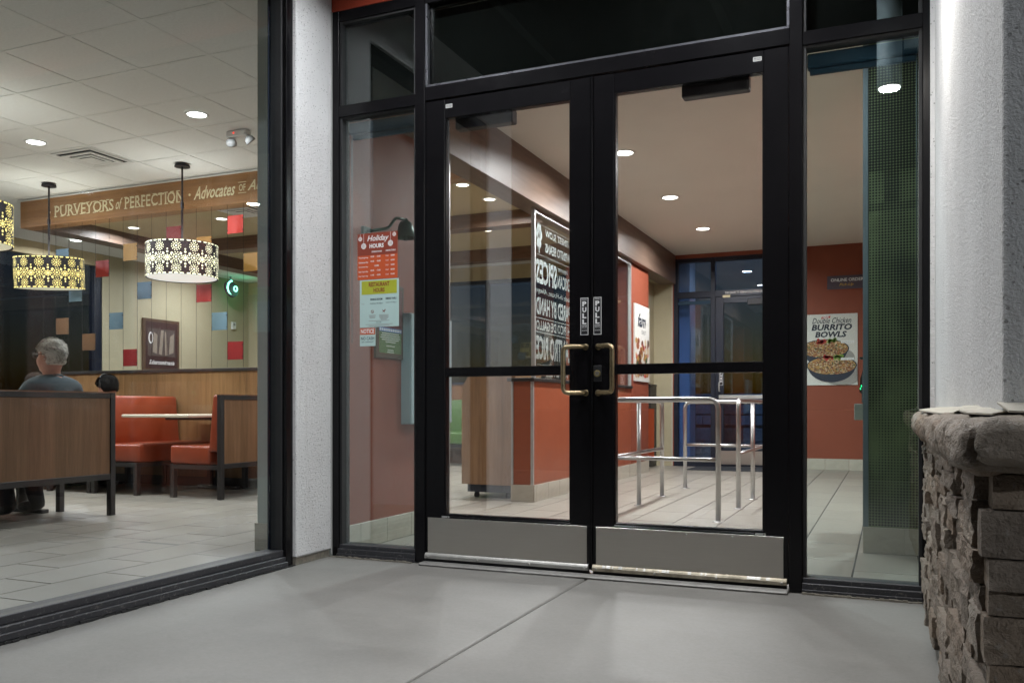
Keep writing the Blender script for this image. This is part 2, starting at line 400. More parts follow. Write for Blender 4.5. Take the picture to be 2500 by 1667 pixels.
# ================================================================== ground
def build_ground():
    structure(B('parking_lot', (-400, 400, -400, 400, -.30, -.17), 'asphalt'), 'dark asphalt parking lot around the building')
    bed = structure(B('pavement', (-14, 9, -7.0, .012, -.29, -.06), 'grout'), 'grey trowelled concrete pavement in front of the doors')
    xs = [-5.2, -2.14, .907, 3.95, 7.0]; ys = [-6.98, -3.4, .0]  # tooled joints
    for i in range(len(xs)-1):
        for j in range(2):
            bm = bmesh.new(); g = .0025
            x0, x1, y0, y1 = xs[i]+g, xs[i+1]-g, ys[j]+g, ys[j+1]-(g if j == 0 else 0)
            bm_box(bm, x0, x1, y0, y1, -.10, 0, bev=.013, seg=4)
            for v in bm.verts:   # fall away from the building
                v.co.z += .004*min(0, v.co.y)
            mk('concrete_slab', bm, 'concrete', bed)
build_ground()

# ================================================================== storefront
HEAD = 2.98
def build_entrance_frame():
    t = thing('entrance_storefront', 'black aluminium storefront frame with glass sidelights and dark transom around the doors', 'storefront', (.9, .05, 0))
    bv = .002; y0, y1 = 0, .11
    B('jamb', (-.577, -.536, y0, y1, 0.004, HEAD), 'black_metal', t, bv)
    B('jamb', (2.362, 2.405, y0, y1, 0.004, HEAD), 'black_metal', t, bv)
    B('mullion', (-.057, .0, y0-.004, y1+.02, .003, HEAD-.001), 'black_metal', t, bv)
    B('mullion', (1.83, 1.883, y0-.004, y1+.02, .003, HEAD-.001), 'black_metal', t, bv)
    # door jamb stops (thin vertical reveals)
    B('door_stop', (.0005, .0045, .006, .1, .02, 2.41), 'black_metal', t); B('door_stop', (1.8255, 1.8295, .006, .1, .02, 2.41), 'black_metal', t)
    B('transom_bar', (.0003, 1.8297, -.002, y1+.01, 2.415, 2.487), 'black_metal', t, bv)
    B('head', (-.5355, -.0573, y0+.001, y1, 2.925, HEAD), 'black_metal', t, bv)
    B('head', (.0003, 1.8297, y0+.001, y1, 2.925, HEAD), 'black_metal', t, bv)
    B('head', (1.8833, 2.3615, y0+.001, y1, 2.925, HEAD), 'black_metal', t, bv)
    for x0, x1 in ((-.5355, -.0573), (1.8833, 2.3615)):
        B('cross_bar', (x0, x1, y0+.002, y1, 2.402, 2.462), 'black_metal', t, bv)
        s = B('sill', (x0, x1, y0-.012, y1, .003, .046), 'sill_metal', t, bv)
        B('sill_lip', (x0, x1, y0-.022, y0-.013, .003, .02), 'sill_metal', s, .001)
        B('sill_step', (x0+.001, x1-.001, y0+.006, y1, .0465, .066), 'sill_metal', t, .0015)
        # glazing stops
        for z0, z1 in ((.067, 2.4015), (2.4625, 2.9245)):
            for a0, a1 in ((x0+.0005, x0+.014), (x1-.014, x1-.0005)):
                B('glazing_stop', (a0, a1, .012, .07, z0, z1), 'gasket', t, .001)
            B('glazing_stop', (x0+.0145, x1-.0145, .0125, .0695, z1-.012, z1-.0003), 'gasket', t, .001)
        B('pane', (x0+.012, x1-.012, .034, .042, .066, 2.39), 'glass_tint', t)
        p = B('upper_pane', (x0+.012, x1-.012, .034, .042, 2.462, 2.914), 'glass_tint', t)
    # transom pane; beads coloured paler than the frame to stand in for edge highlights
    B('transom_pane', (.012, 1.818, .034, .042, 2.498, 2.914), 'glass_tint', t)
    B('glazing_bead', (.0035, 1.8265, .004, .03, 2.4875, 2.4985), 'bead_highlight', t, .001)
    B('glazing_bead', (.0015, .0135, .003, .031, 2.499, 2.924), 'bead_highlight', t, .001)
    B('glazing_bead', (1.8165, 1.8285, .003, .031, 2.499, 2.924), 'bead_highlight', t, .001)
    # dark back-painted boards behind the upper row
    for x0, x1 in ((-.53, -.06), (.006, 1.824), (1.887, 2.357)):
        B('spandrel_board', (x0, x1, .085, .1, 2.47, 2.92), 'spandrel', t)
    # sealant along the pavement, broken and dirty
    for x0, x1 in ((-.575, -.06), (1.885, 2.36)):
        bm = bmesh.new(); n = 26
        for i in range(n):
            a = x0+(x1-x0)*i/n; b = x0+(x1-x0)*(i+1)/n; d = .018+.012*random.random(); h = .004+.006*random.random()
            bm_box(bm, a, b-.0005, -.022-d*.6, -.0225, .0005, h)
        mk('sealant', bm, 'screed', t)
    return t
build_entrance_frame()

def build_doors():
    for side in (0, 1):
        x0, x1 = ((.006, .9105), (.9195, 1.824))[side]
        g0, g1 = ((.115, .805), (1.026, 1.719))[side]
        lab = ('black framed glass door with kick plate, nearer the holiday hours poster', 'black framed glass door with keyed lock cylinder and kick plate')[side]
        t = thing('entrance_door', lab, 'door', ((x0+x1)/2, .028, .012), 'pair of glass entrance doors')
        ya, yb = .004, .049; bv = .0025
        B('stile', (x0, g0, ya, yb, .03, 2.409), 'black_metal', t, bv); B('stile', (g1, x1, ya, yb, .03, 2.409), 'black_metal', t, bv)
        B('top_rail', (g0+.0003, g1-.0003, ya+.0008, yb-.0008, 2.311, 2.409), 'black_metal', t, bv)
        B('mid_rail', (g0+.0003, g1-.0003, ya+.0008, yb-.0008, .972, 1.02), 'black_metal', t, .002)
        B('bottom_rail', (g0+.0003, g1-.0003, ya+.0008, yb-.0008, .03, .252), 'black_metal', t, bv)
        B('glazing_bead', (g0+.001, g1-.001, ya+.004, yb-.004, .2525, .2635), 'black_metal', t, .002)
        for z0, z1 in ((.2637, .9717), (1.0203, 2.3107)):
            for a0, a1 in ((g0+.0003, g0+.007), (g1-.007, g1-.0003)):
                B('glazing_bead', (a0, a1, ya+.003, yb-.003, z0, z1), 'black_metal', t, .001)
        B('pane', (g0+.006, g1-.006, .022, .03, .26, .974), 'glass_door', t)
        B('pane', (g0+.006, g1-.006, .022, .03, 1.018, 2.313), 'glass_door', t)
        k0, k1 = ((.017, .889), (.936, 1.803))[side]
        kp = B('kick_plate', (k0, k1, .0015, .0036, .059, .2405), 'steel_plate', t, .0006)
        bm = bmesh.new()
        for i in range(5):
            xx = k0+.012+(k1-k0-.024)*i/4
            bm_lathe(bm, [(.0045, 0), (.0035, .0012), (.001, .002)], (0, 0, 0), 8)
        bm.free()
        for i in range(5):
            bm = bmesh.new(); bm_lathe(bm, [(.0042, 0), (.0034, .0012), (.001, .002)], (0, 0, 0), 8)
            bmesh.ops.rotate(bm, verts=bm.verts, cent=(0, 0, 0), matrix=Matrix.Rotation(R(90), 3, 'X'))
            bmesh.ops.translate(bm, verts=bm.verts, vec=(k0+.012+(k1-k0-.024)*i/4, .0013, .228)); mk('screw', bm, 'stainless', kp)
        # sweep
        bm = bmesh.new(); prof = [(-.018, .03), (-.018, .045), (-.014, .052), (-.008, .058), (.0012, .0585), (.0012, .03)]
        s0, s1 = ((.008, .9), (.922, 1.818))[side]
        bm_prism(bm, prof, s0, s1, 'x'); sw = mk('door_sweep', bm, ('aluminium', 'aluminium_worn')[side], t)
        if side:
            bm = bmesh.new()
            for i in range(20):
                a = s0+.05+random.random()*(s1-s0-.1); L = .004+.018*random.random()
                bm_prism(bm, [(-.0184, .047), (-.0141, .0527), (-.0085, .0587), (-.009, .0575)], a, a+L, 'x')
            mk('bare_metal_chip', bm, 'aluminium', sw)
        for i in range(4):
            bm = bmesh.new(); bm_lathe(bm, [(.0062, 0), (.0055, .0015), (.002, .003)], (0, 0, 0), 10)
            bmesh.ops.rotate(bm, verts=bm.verts, cent=(0, 0, 0), matrix=Matrix.Rotation(R(90), 3, 'X'))
            bmesh.ops.translate(bm, verts=bm.verts, vec=(s0+.02+(s1-s0-.04)*i/3, -.0182, .039)); mk('screw', bm, 'aluminium', sw)
        B('brush_strip', (s0, s1, .0014, .012, .0125, .0298), 'gasket', t)
        # pull handle
        s = (-1, 1)[side]; c = .915
        mx = c+s*.032; gx = c+s*.122
        for _ in (0,):
            pts = bend([(mx, .006, 1.106), (mx, -.028, 1.106), (gx, -.066, 1.106), (gx, -.066, .884), (mx, -.028, .884), (mx, .006, .884)], .028, 6)
            h = tube('pull_handle', pts, .0118, 'bronze', t, 14)
        for z in (1.106, .884):
            bm = bmesh.new(); bm_lathe(bm, [(.016, 0), (.0155, .004), (.0125, .006)], (0, 0, 0), 16)
            bmesh.ops.rotate(bm, verts=bm.verts, cent=(0, 0, 0), matrix=Matrix.Rotation(R(90), 3, 'X'))
            bmesh.ops.translate(bm, verts=bm.verts, vec=(mx, .0045, z)); mk('handle_rosette', bm, 'bronze', h)
        # pull sticker
        px = ((.857, .897), (.923, .963))[side]
        sh = Sheet((px[0], .0035, 1.164), (1, 0, 0), (0, 0, 1), t, .0004)
        W = px[1]-px[0]; H = .18
        st = sh.rect('pull_sticker', 0, W, 0, H, 'white_vinyl', 1); sh.p = st
        sh.rect('sticker_field', .003, W-.003, .003, H-.003, 'black_vinyl', 2)
        for i, ch in enumerate('PULL'): sh.text(ch, W/2, .139-.029*i, .024, 'white_vinyl', 3, w=.021, bold=.05, align='C')
        sh.text('DOOR', W/2, .041, .0065, 'white_vinyl', 3, w=.026, bold=.03, align='C'); sh.text('SERVICE', W/2, .034, .004, 'white_vinyl', 3, w=.026, align='C')
        sh.text('555-0199', W/2, .019, .0055, 'white_vinyl', 3, w=.026, align='C'); sh.text('OWNERS', W/2, .168, .006, 'white_vinyl', 3, w=.026, align='C')
        # service labels
        lx = ((.122, .158), (1.672, 1.712))[side]
        sh = Sheet((lx[0], .0038, 2.362), (1, 0, 0), (0, 0, 1), t, .0004); lb = sh.rect('service_label', 0, .038, 0, .02, 'grey_label', 1); sh.p = lb
        sh.text('Main Street', .019, .0115, .005, 'black_vinyl', 2, w=.03, bold=.02, align='C'); sh.text('Door Repair', .019, .004, .005, 'black_vinyl', 2, w=.03, bold=.02, align='C')
        lx = ((.098, .14), (1.682, 1.735))[side]
        sh = Sheet((lx[0], .0030, .243), (1, 0, 0), (0, 0, 1), t, .0004); lb = sh.rect('service_label', 0, .045, 0, .009, 'grey_label', 1); sh.p = lb
        sh.text('SAFETY GLASS', .004, .003, .003, 'black_vinyl', 2, w=.022); sh.poly('emblem', [disc(.036, .0045, .003, 8)], 'black_vinyl', 2)
        # closer, on the inside
        c0, c1 = ((.15, .478), (1.338, 1.648))[side]
        cl = B('door_closer', (c0, c1, .051, .115, 2.262, 2.335), 'closer_metal', t, .009, 3)
        tube('closer_arm', [(c0+.25, .085, 2.337), (c0+.25, .085, 2.36), (c0+.02, .30, 2.365)], .008, 'closer_metal', cl, 6)
        if side:
            bm = bmesh.new(); bm_lathe(bm, [(.0165, 0), (.0165, .006), (.0145, .0085), (.0115, .0085), (.011, .006), (.0105, .006)], (0, 0, 0), 24)
            bmesh.ops.rotate(bm, verts=bm.verts, cent=(0, 0, 0), matrix=Matrix.Rotation(R(90), 3, 'X')); bmesh.ops.translate(bm, verts=bm.verts, vec=(.943, .0036, .977))
            lk = mk('lock_cylinder', bm, 'brass', t)
            bm = bmesh.new(); bm_lathe(bm, [(.0102, 0), (.0102, .002)], (0, 0, 0), 20)
            bmesh.ops.rotate(bm, verts=bm.verts, cent=(0, 0, 0), matrix=Matrix.Rotation(R(90), 3, 'X')); bmesh.ops.translate(bm, verts=bm.verts, vec=(.943, -.002, .977)); mk('lock_plug', bm, 'stainless', lk)
            B('keyway', (.942, .944, -.0046, -.0042, .971, .983), 'black_vinyl', lk)
            B('lock_plate', (.9235, .9635, .0012, .0037, .938, 1.016), 'black_plastic', t, .002)
            B('astragal', (.9108, .9192, -.003, .045, .03, 2.408), 'black_metal', t, .0015)
    th = B('threshold', (.002, 1.828, -.075, .13, .0006, .0125), 'threshold_metal', None, .004)
    tag(th, 'ribbed aluminium threshold under the pair of glass doors', 'threshold')
    for i in range(4): B('rib', (.003, 1.827, -.068+.016*i, -.06+.016*i, .0095, .0142), 'threshold_metal', th, .0008)
build_doors()

# ================================================================== walls outside
def build_outer_walls():
    p = thing('stucco_pier', 'white stucco pier between the dining window and the left sidelight', 'pier', (-.74, -.16, 0), 'white stucco piers')
    B('stucco', (-.75, -.5795, -.318, -.0015, .041, 3.312), 'stucco', p, .004)
    B('weep_screed', (-.74, -.583, -.317, -.02, .001, .0405), 'screed', p)
    B('screed_lip', (-.60, -.577, -.316, -.03, .038, .0425), 'aluminium', p)
    B('corner_sealant', (-.5793, -.5775, -.012, -.0005, .012, HEAD), 'sealant', p)
    q = thing('stucco_pier', 'white stucco pier mirrored as a pale strip in the door glass', 'pier', (-.74, -2.23, 0), 'white stucco piers')
    B('stucco', (-.90, -.5795, -2.45, -2.012, .041, 3.312), 'stucco', q, .004)
    B('weep_screed', (-.89, -.583, -2.449, -2.013, .001, .0405), 'screed', q)
    h = B('window_header_wall', (-.90, -.5795, -2.0115, -.3185, HEAD+.001, 3.312), 'stucco'); tag(h, 'white stucco strip above the dining window, mirrored in the transom glass', 'wall')
    f = B('fascia_wall', (-.5785, 2.41, -.003, .11, HEAD+.0015, 3.312), 'stucco_red'); tag(f, 'red stucco band above the black storefront head', 'wall')
    s = B('entrance_soffit', (-.90, 3.2, -2.75, .11, 3.3135, 3.42), 'soffit'); tag(s, 'dark brown canopy soffit mirrored in the transom glass', 'canopy')
    for x in (.0, 1.25): B('soffit_joint', (x-.03, x+.03, -2.7, -.02, 3.306, 3.3132), 'soffit_strip', s)
    o = B('front_wall', (-9.3, -.901, -2.45, -2.30, -.01, 3.5), 'stucco'); tag(o, 'stucco front wall of the dining room', 'wall')
build_outer_walls()

def build_left_window():
    t = thing('dining_window', 'large black framed plate window of the dining room', 'window', (-.65, -1.16, 0))
    x0, x1 = -.715, -.598
    B('jamb', (x0, x1, -.372, -.3185, .003, HEAD), 'black_metal', t, .003); B('jamb', (x0, x1, -2.0115, -1.958, .003, HEAD), 'black_metal', t, .003)
    for a, b in ((-.384, -.3725), (-1.9575, -1.946)):
        B('glazing_stop', (-.69, -.622, a, b, .086, 2.925), 'gasket', t, .002)
        B('glazing_stop', (-.705, -.698, a-.006, b+.006, .086, 2.925), 'night_metal', t, .001)
    B('head', (x0, x1, -1.9575, -.3725, 2.926, HEAD), 'black_metal', t, .003)
    s = B('sill', (x0, x1-.002, -1.9575, -.3725, .003, .052), 'sill_metal', t, .003)
    B('sill_step', (x0, x1-.018, -1.957, -.373, .0525, .085), 'sill_metal', t, .003)
    B('sill_lip', (x1-.0015, x1+.012, -1.9575, -.3725, .003, .028), 'sill_metal', s, .002)
    B('pane', (-.662, -.652, -1.95, -.38, .08, 2.93), 'glass_window', t)
    bm = bmesh.new(); n = 60
    for i in range(n):
        a = -2.0+1.68*i/n; b = -2.0+1.68*(i+1)/n; d = .003+.008*random.random(); h = .001+.004*random.random()
        bm_box(bm, -.5855, -.5855+d, a, b-.0008, -.006, h)
    mk('sealant', bm, 'gasket', t)
build_left_window()

def rough_box(x0, x1, y0, y1, z0, z1, amp, seed, nx=4, ny=4, nz=3, rnd=.35, run=None, face=None):
    """a stone: subdivided block with softened arrises and a broken face; run = axis it stays square along (cap stones)"""
    bm = bmesh.new(); c = Vector(((x0+x1)/2, (y0+y1)/2, (z0+z1)/2)); hx, hy, hz = (x1-x0)/2, (y1-y0)/2, (z1-z0)/2
    def grid(ax, sgn, na, nb):
        V = []
        for i in range(na+1):
            row = []
            for j in range(nb+1):
                a, b = -1+2*i/na, -1+2*j/nb
                q = {'x': (sgn, a, b), 'y': (a, sgn, b), 'z': (a, b, sgn)}[ax]
                row.append(bm.verts.new(q))
            V.append(row)
        for i in range(na):
            for j in range(nb): bm.faces.new((V[i][j], V[i+1][j], V[i+1][j+1], V[i][j+1])).smooth = run is not None
    for sg in (-1, 1): grid('x', sg, ny, nz); grid('y', sg, nx, nz); grid('z', sg, nx, ny)
    bmesh.ops.remove_doubles(bm, verts=bm.verts, dist=1e-4)
    m = min([h for h, k in ((hx, 'x'), (hy, 'y'), (hz, 'z')) if k != run])*rnd
    mx, my, mz = [(.003 if run == k else m) for k in 'xyz']
    for v in bm.verts:
        q = v.co.copy(); p = Vector((q.x*hx, q.y*hy, q.z*hz))
        inner = Vector((max(-(hx-mx), min(hx-mx, p.x)), max(-(hy-my), min(hy-my, p.y)), max(-(hz-mz), min(hz-mz, p.z))))
        d = p-inner
        if d.length > 1e-6:
            e = Vector((d.x/mx, d.y/my, d.z/mz)).normalized(); p = inner+Vector((e.x*mx, e.y*my, e.z*mz))
        w = p+c; o = Vector((seed*3.1, seed*1.7, 0))
        n = mnoise.noise_vector(w*9+o)*amp*.8+mnoise.noise_vector(Vector((w.x*26, w.y*26, w.z*60))+o)*amp*.7
        n += mnoise.noise_vector(Vector((w.x*70, w.y*70, w.z*110))+o)*amp*.4
        if run: n = n*1.9+Vector((1, 0, 0))*(abs(mnoise.noise(w*17+o))**.6)*.010+Vector((0, 0, -1))*(abs(mnoise.noise(w*23+o))**.7)*.008
        if face: n = Vector([c*(1.5 if k == face else .22) for c, k in zip(n, 'xyz')])
        v.co = w+n
    bmesh.ops.recalc_face_normals(bm, faces=bm.faces)
    return bm
def build_right_wing():
    wgt = thing('stucco_wing_wall', 'white stucco wing wall to the right of the doors above a stone base', 'wall', (2.7, -1.2, .7))
    XF = 2.408; YF = -2.36
    B('stucco', (XF, 3.2, YF, -.0015, .80, 3.312), 'stucco', wgt, .006, 2)
    B('return_strip', (2.3895, XF-.0005, -.03, -.004, .70, HEAD), 'stucco', wgt)
    # torn flashing sheets lying on the cap
    def flap(pts, th=.003):
        bm = bmesh.new(); A = [bm.verts.new(p) for p in pts]; Bv = [bm.verts.new((p[0], p[1], p[2]-th)) for p in pts]; n = len(pts)
        bm.faces.new(A); bm.faces.new(Bv[::-1])
        for i in range(n): bm.faces.new((A[i], Bv[i], Bv[(i+1) % n], A[(i+1) % n]))
        return mk('flashing_sheet', bm, 'flashing', wgt)
    flap([(2.412, -.3, .815), (2.340, -.25, .806), (2.332, -.9, .803), (2.338, -1.35, .801), (2.352, -1.62, .799), (2.372, -1.75, .802), (2.414, -1.6, .816)])
    flap([(2.414, -1.45, .821), (2.385, -1.70, .808), (2.366, -2.05, .806), (2.362, -2.30, .804), (2.386, -2.42, .803), (2.43, -2.40, .811), (2.42, -2.0, .823)])
    flap([(2.40, -2.352, .822), (2.405, -2.47, .808), (2.52, -2.50, .804), (2.75, -2.49, .803), (2.75, -2.352, .82)])
    st = thing('stone_base', 'stacked ledgestone wall base with rounded stone cap', 'stone wall', (2.7, -1.2, 0))
    B('mortar_core', (2.392, 3.25, -2.445, -.02, -.02, .715), 'mortar', st)
    # side face stones (x ~ 2.37): thin ledges, tightly stacked
    z = -.015; cnt = 0
    while z < .70:
        h = random.choice((.036, .046, .056, .07, .085)); h = min(h, .712-z)
        if h < .02: break
        y = -2.40+random.uniform(-.02, .02)
        while y < -.03:
            L = random.uniform(.10, .36); y1 = min(y+L, -.022)
            if y1-y < .03: break
            o2 = random.uniform(-.016, .012)
            bm = rough_box(2.372+o2, 2.43, y+.001, y1-.001, z+.0006, z+h-.0006, .0058, cnt, 3, max(8, int(L/.015)), 5, .10, None, 'x')
            shz = random.uniform(-.012, .012); shx = random.uniform(-.06, .06); ym = (y+y1)/2
            for v in bm.verts:
                v.co.z += (v.co.y-ym)*shz
                if v.co.x < 2.40: v.co.x += (v.co.y-ym)*shx
            mk('stone', bm, 'stone', st); cnt += 1
            y = y1
        z += h
    # front face stones (y ~ -2.45)
    z = -.02
    while z < .70:
        h = min(random.choice((.042, .05, .058, .066, .078)), .714-z)
        if h < .02: break
        x = 2.372+random.uniform(-.012, .010); first = True
        while x < 3.2:
            L = random.uniform(.10, .34); x1 = min(x+L, 3.25)
            bm = rough_box(x+.0008, x1-.0008, -2.455+random.uniform(-.018, .010), -2.395 if first else -2.42, z+.0006, z+h-.0008, .0062, cnt, max(8, int(L/.016)), 4, 6, .14, None, 'y')
            sx = random.uniform(-.07, .07); xm = (x+x1)/2
            for v in bm.verts:
                if v.co.y < -2.43: v.co.y += (v.co.x-xm)*sx
            mk('stone', bm, 'stone', st); cnt += 1; x = x1; first = False
        z += h
    # cap stones: bull-nosed
    ys = [-2.52, -2.02, -1.50, -1.05, -.55, -.018]
    for i in range(len(ys)-1):
        x1 = 2.47
        bm = rough_box(2.318, x1, ys[i]+.001, ys[i+1]-.001, .706 if i else .712, .797, .0055, 300+i, 8, 26, 8, .8, 'y')
        mk('cap_stone', bm, 'stone', st)
    xs = [2.345, 2.86, 3.28]
    for i in range(2):
        bm = rough_box(xs[i]+.002, xs[i+1]-.004, -2.545, -2.35, .722, .798, .0055, 400+i, 26, 8, 8, .6, 'x'); mk('cap_stone', bm, 'stone', st)
build_right_wing()

def build_sconces():
    x, y = 2.235, -.92
    t = thing('wall_sconce', 'round wall sconce on the right wing wall, seen mirrored in the sidelight', 'wall light', (x, y, 2.49))
    bm = bmesh.new(); bm_lathe(bm, [(.062, 0), (.062, .50)], (x, y, 2.50), 28, False, True); mk('body', bm, 'blue_box', t)
    bm = bmesh.new(); bm_lathe(bm, [(.056, 0), (.056, .006)], (x, y, 2.503), 28); mk('lens', bm, 'lens_porch', t)
    bm = bmesh.new(); bm_lathe(bm, [(.062, 0), (.062, .012), (.057, .012), (.057, 0)], (x, y, 2.493), 28, False, False); mk('lens_ring', bm, 'white_metal', t)
    B('bracket', (x+.07, 2.409, y-.03, y+.03, 2.70, 2.80), 'blue_box', t)
    spot('sconce_lamp', (x, y, 2.4915), LAMP['sconce'], t, 180, .9, (1, .95, .88), .05)
    # unseen soffit downlights added to brighten the porch, lenses deep inside dark baffles
    for (x, y, bd, pw, lab) in ((.12, -.62, .048, 1.35, 'added soffit downlight near the stucco pier by the sidelight'), (1.55, -.62, .048, 1.35, 'added soffit downlight above the right hand door'), (.12, -2.3, .085, .8, 'added soffit downlight near the dining window pier'), (1.55, -2.3, .085, .8, 'added soffit downlight at the outer edge near the stone base')):
        t = thing('added_soffit_downlight', lab, 'light', (x, y, 3.3125-bd), 'added soffit downlights')
        bm = bmesh.new(); bm_lathe(bm, [(.07, 0), (.07, .004)], (x, y, 3.3085), 24); mk('lens', bm, 'lens_porch', t)
        bm = bmesh.new(); bm_lathe(bm, [(.085, bd), (.085, 0), (.078, 0), (.078, bd)], (x, y, 3.3125-bd), 24, False, False); mk('baffle', bm, 'black_plastic', t)
        spot('downlight_lamp', (x, y, 3.306), LAMP['porch']*pw, t, 180, .8, (.95, .975, 1), .065)
build_sconces()
def build_pole():
    x, y = 11.5, -15.5  # pole lamp added out of view to lift the dark front faces
    t = thing('added_pole_light', 'unseen pole light added in the dark parking lot', 'added lamp', (x, y, -.17))
    tube('pole', [(x, y, -.17), (x, y, 7.2)], [.09, .06], 'dark_frame', t, 12); tube('arm', [(x, y, 7.1), (x-.5, y+.6, 7.25)], .035, 'dark_frame', t, 8)
    B('head', (x-.85, x-.35, y+.4, y+.9, 7.24, 7.34), 'dark_frame', t, .02)
    d = Vector((1.5-x, 0-y, 1.0-7.2)).normalized(); spot('pole_fill_lamp', (x-.6, y+.65, 7.2), LAMP['pole'], t, 180, .5, (.9, .95, 1), .2, d)
build_pole()

# ================================================================== interior shell
CZ = 2.94; DZ = 3.20; TZ = 3.05; YB = 8.15; XL = -9.1; YD = 9.5
cam_o = Vector((2.2317, -4.0442, .812)); cam_f = Vector((-math.sin(R(23.218)), math.cos(R(23.218)), 0)); cam_r = Vector((math.cos(R(23.218)), math.sin(R(23.218)), 0))
def project(p):
    d = Vector(p)-cam_o; k = d.dot(cam_f)
    if k < .1: return None
    return 1250+2144.3*d.dot(cam_r)/k, 995.27-2144.3*d.z/k, k
def build_floor():
    bm = bmesh.new(); bm_prism(bm, [(-9.6, -2.28), (-.72, -2.28), (-.72, .0005), (-.6, .0005), (-.6, .115), (3.4, .115), (3.4, YB+.12), (-.9, YB+.12), (-.9, 10), (-9.6, 10)], -.16, -.0045, 'z')
    fl = structure(mk('floor', bm, 'grout'), 'cream plank tile floor of the restaurant with thin dark joints')
    fl2 = structure(B('doorway_floor', (-.58, 2.4, .012, .12, -.1, -.0008), 'threshold_metal'), 'grey strip of floor under the storefront')
    P, L = .309, .60; tiles = []
    i = -40
    for i in range(-38, 6):
        xa = 1.76+P*i; off = .95+(L/2 if i % 2 else 0)
        for j in range(-8, 18):
            ya = off+L*(j-1)
            xc, yc = xa+P/2, ya+L/2
            if xc < XL-.1 or xc > 3.2 or yc > 9.6: continue
            lo = .13 if xc > -.6 else -2.28
            y0, y1 = max(ya, lo), ya+L
            if y1-y0 < .05: continue
            q = project((xc, (y0+y1)/2, 0)); vis = 0
            if q and -150 < q[0] < 2200 and q[1] < 1600:
                vis = (y1-y0)*P*abs(.812)/q[2]**3
                if xc < -.6 and q[0] > 800 and yc < 2.5: vis *= .02          # behind the red pier
                if 1180 < q[0] < 1300 and yc > 3.2: vis *= .2
            tiles.append((vis, xa, y0, y1))
    tiles.sort(reverse=True)
    cache = {}
    rest = bmesh.new()
    for n, (v, xa, y0, y1) in enumerate(tiles):
        if n < 300:
            h = round(y1-y0, 3)
            if h not in cache:
                bm = bmesh.new(); bm_box(bm, -P/2+.0042, P/2-.0042, -h/2+.0042, h/2-.0042, -.012, 0, bev=.0012)
                me = bpy.data.meshes.new('floor_tile'); bmesh.ops.recalc_face_normals(bm, faces=bm.faces); bm.to_mesh(me); bm.free(); me.materials.append(M['floor_tile']); cache[h] = me
            o = link('floor_tile', cache[h], fl); o.location = (xa+P/2, (y0+y1)/2, random.uniform(-.0004, .0002))
        else:
            bm_box(rest, xa+.0035, xa+P-.0035, y0+.0035, y1-.0035, -.012, 0)
    o = mk('floor_tiles', rest, 'floor_tile', fl); o['kind'] = 'stuff'
build_floor()

def base_tiles(parent, x0, x1, y, z1=.146, axis='x', face=-1, w=.292, th=.009, start=None, n='base_tile'):
    """a row of skirting tiles along a wall; axis = direction they run, face = outward sign"""
    a = x0 if start is None else start
    while a > x0: a -= w
    while a < x1-.01:
        p0, p1 = max(a, x0)+.0015, min(a+w, x1)-.0015
        f0, f1 = sorted((y, y+face*th))
        b = (p0, p1, f0, f1, .001, z1) if axis == 'x' else (f0, f1, p0, p1, .001, z1)
        if p1-p0 > .01: B(n, b, 'base_tile', parent, .0015)
        a += w

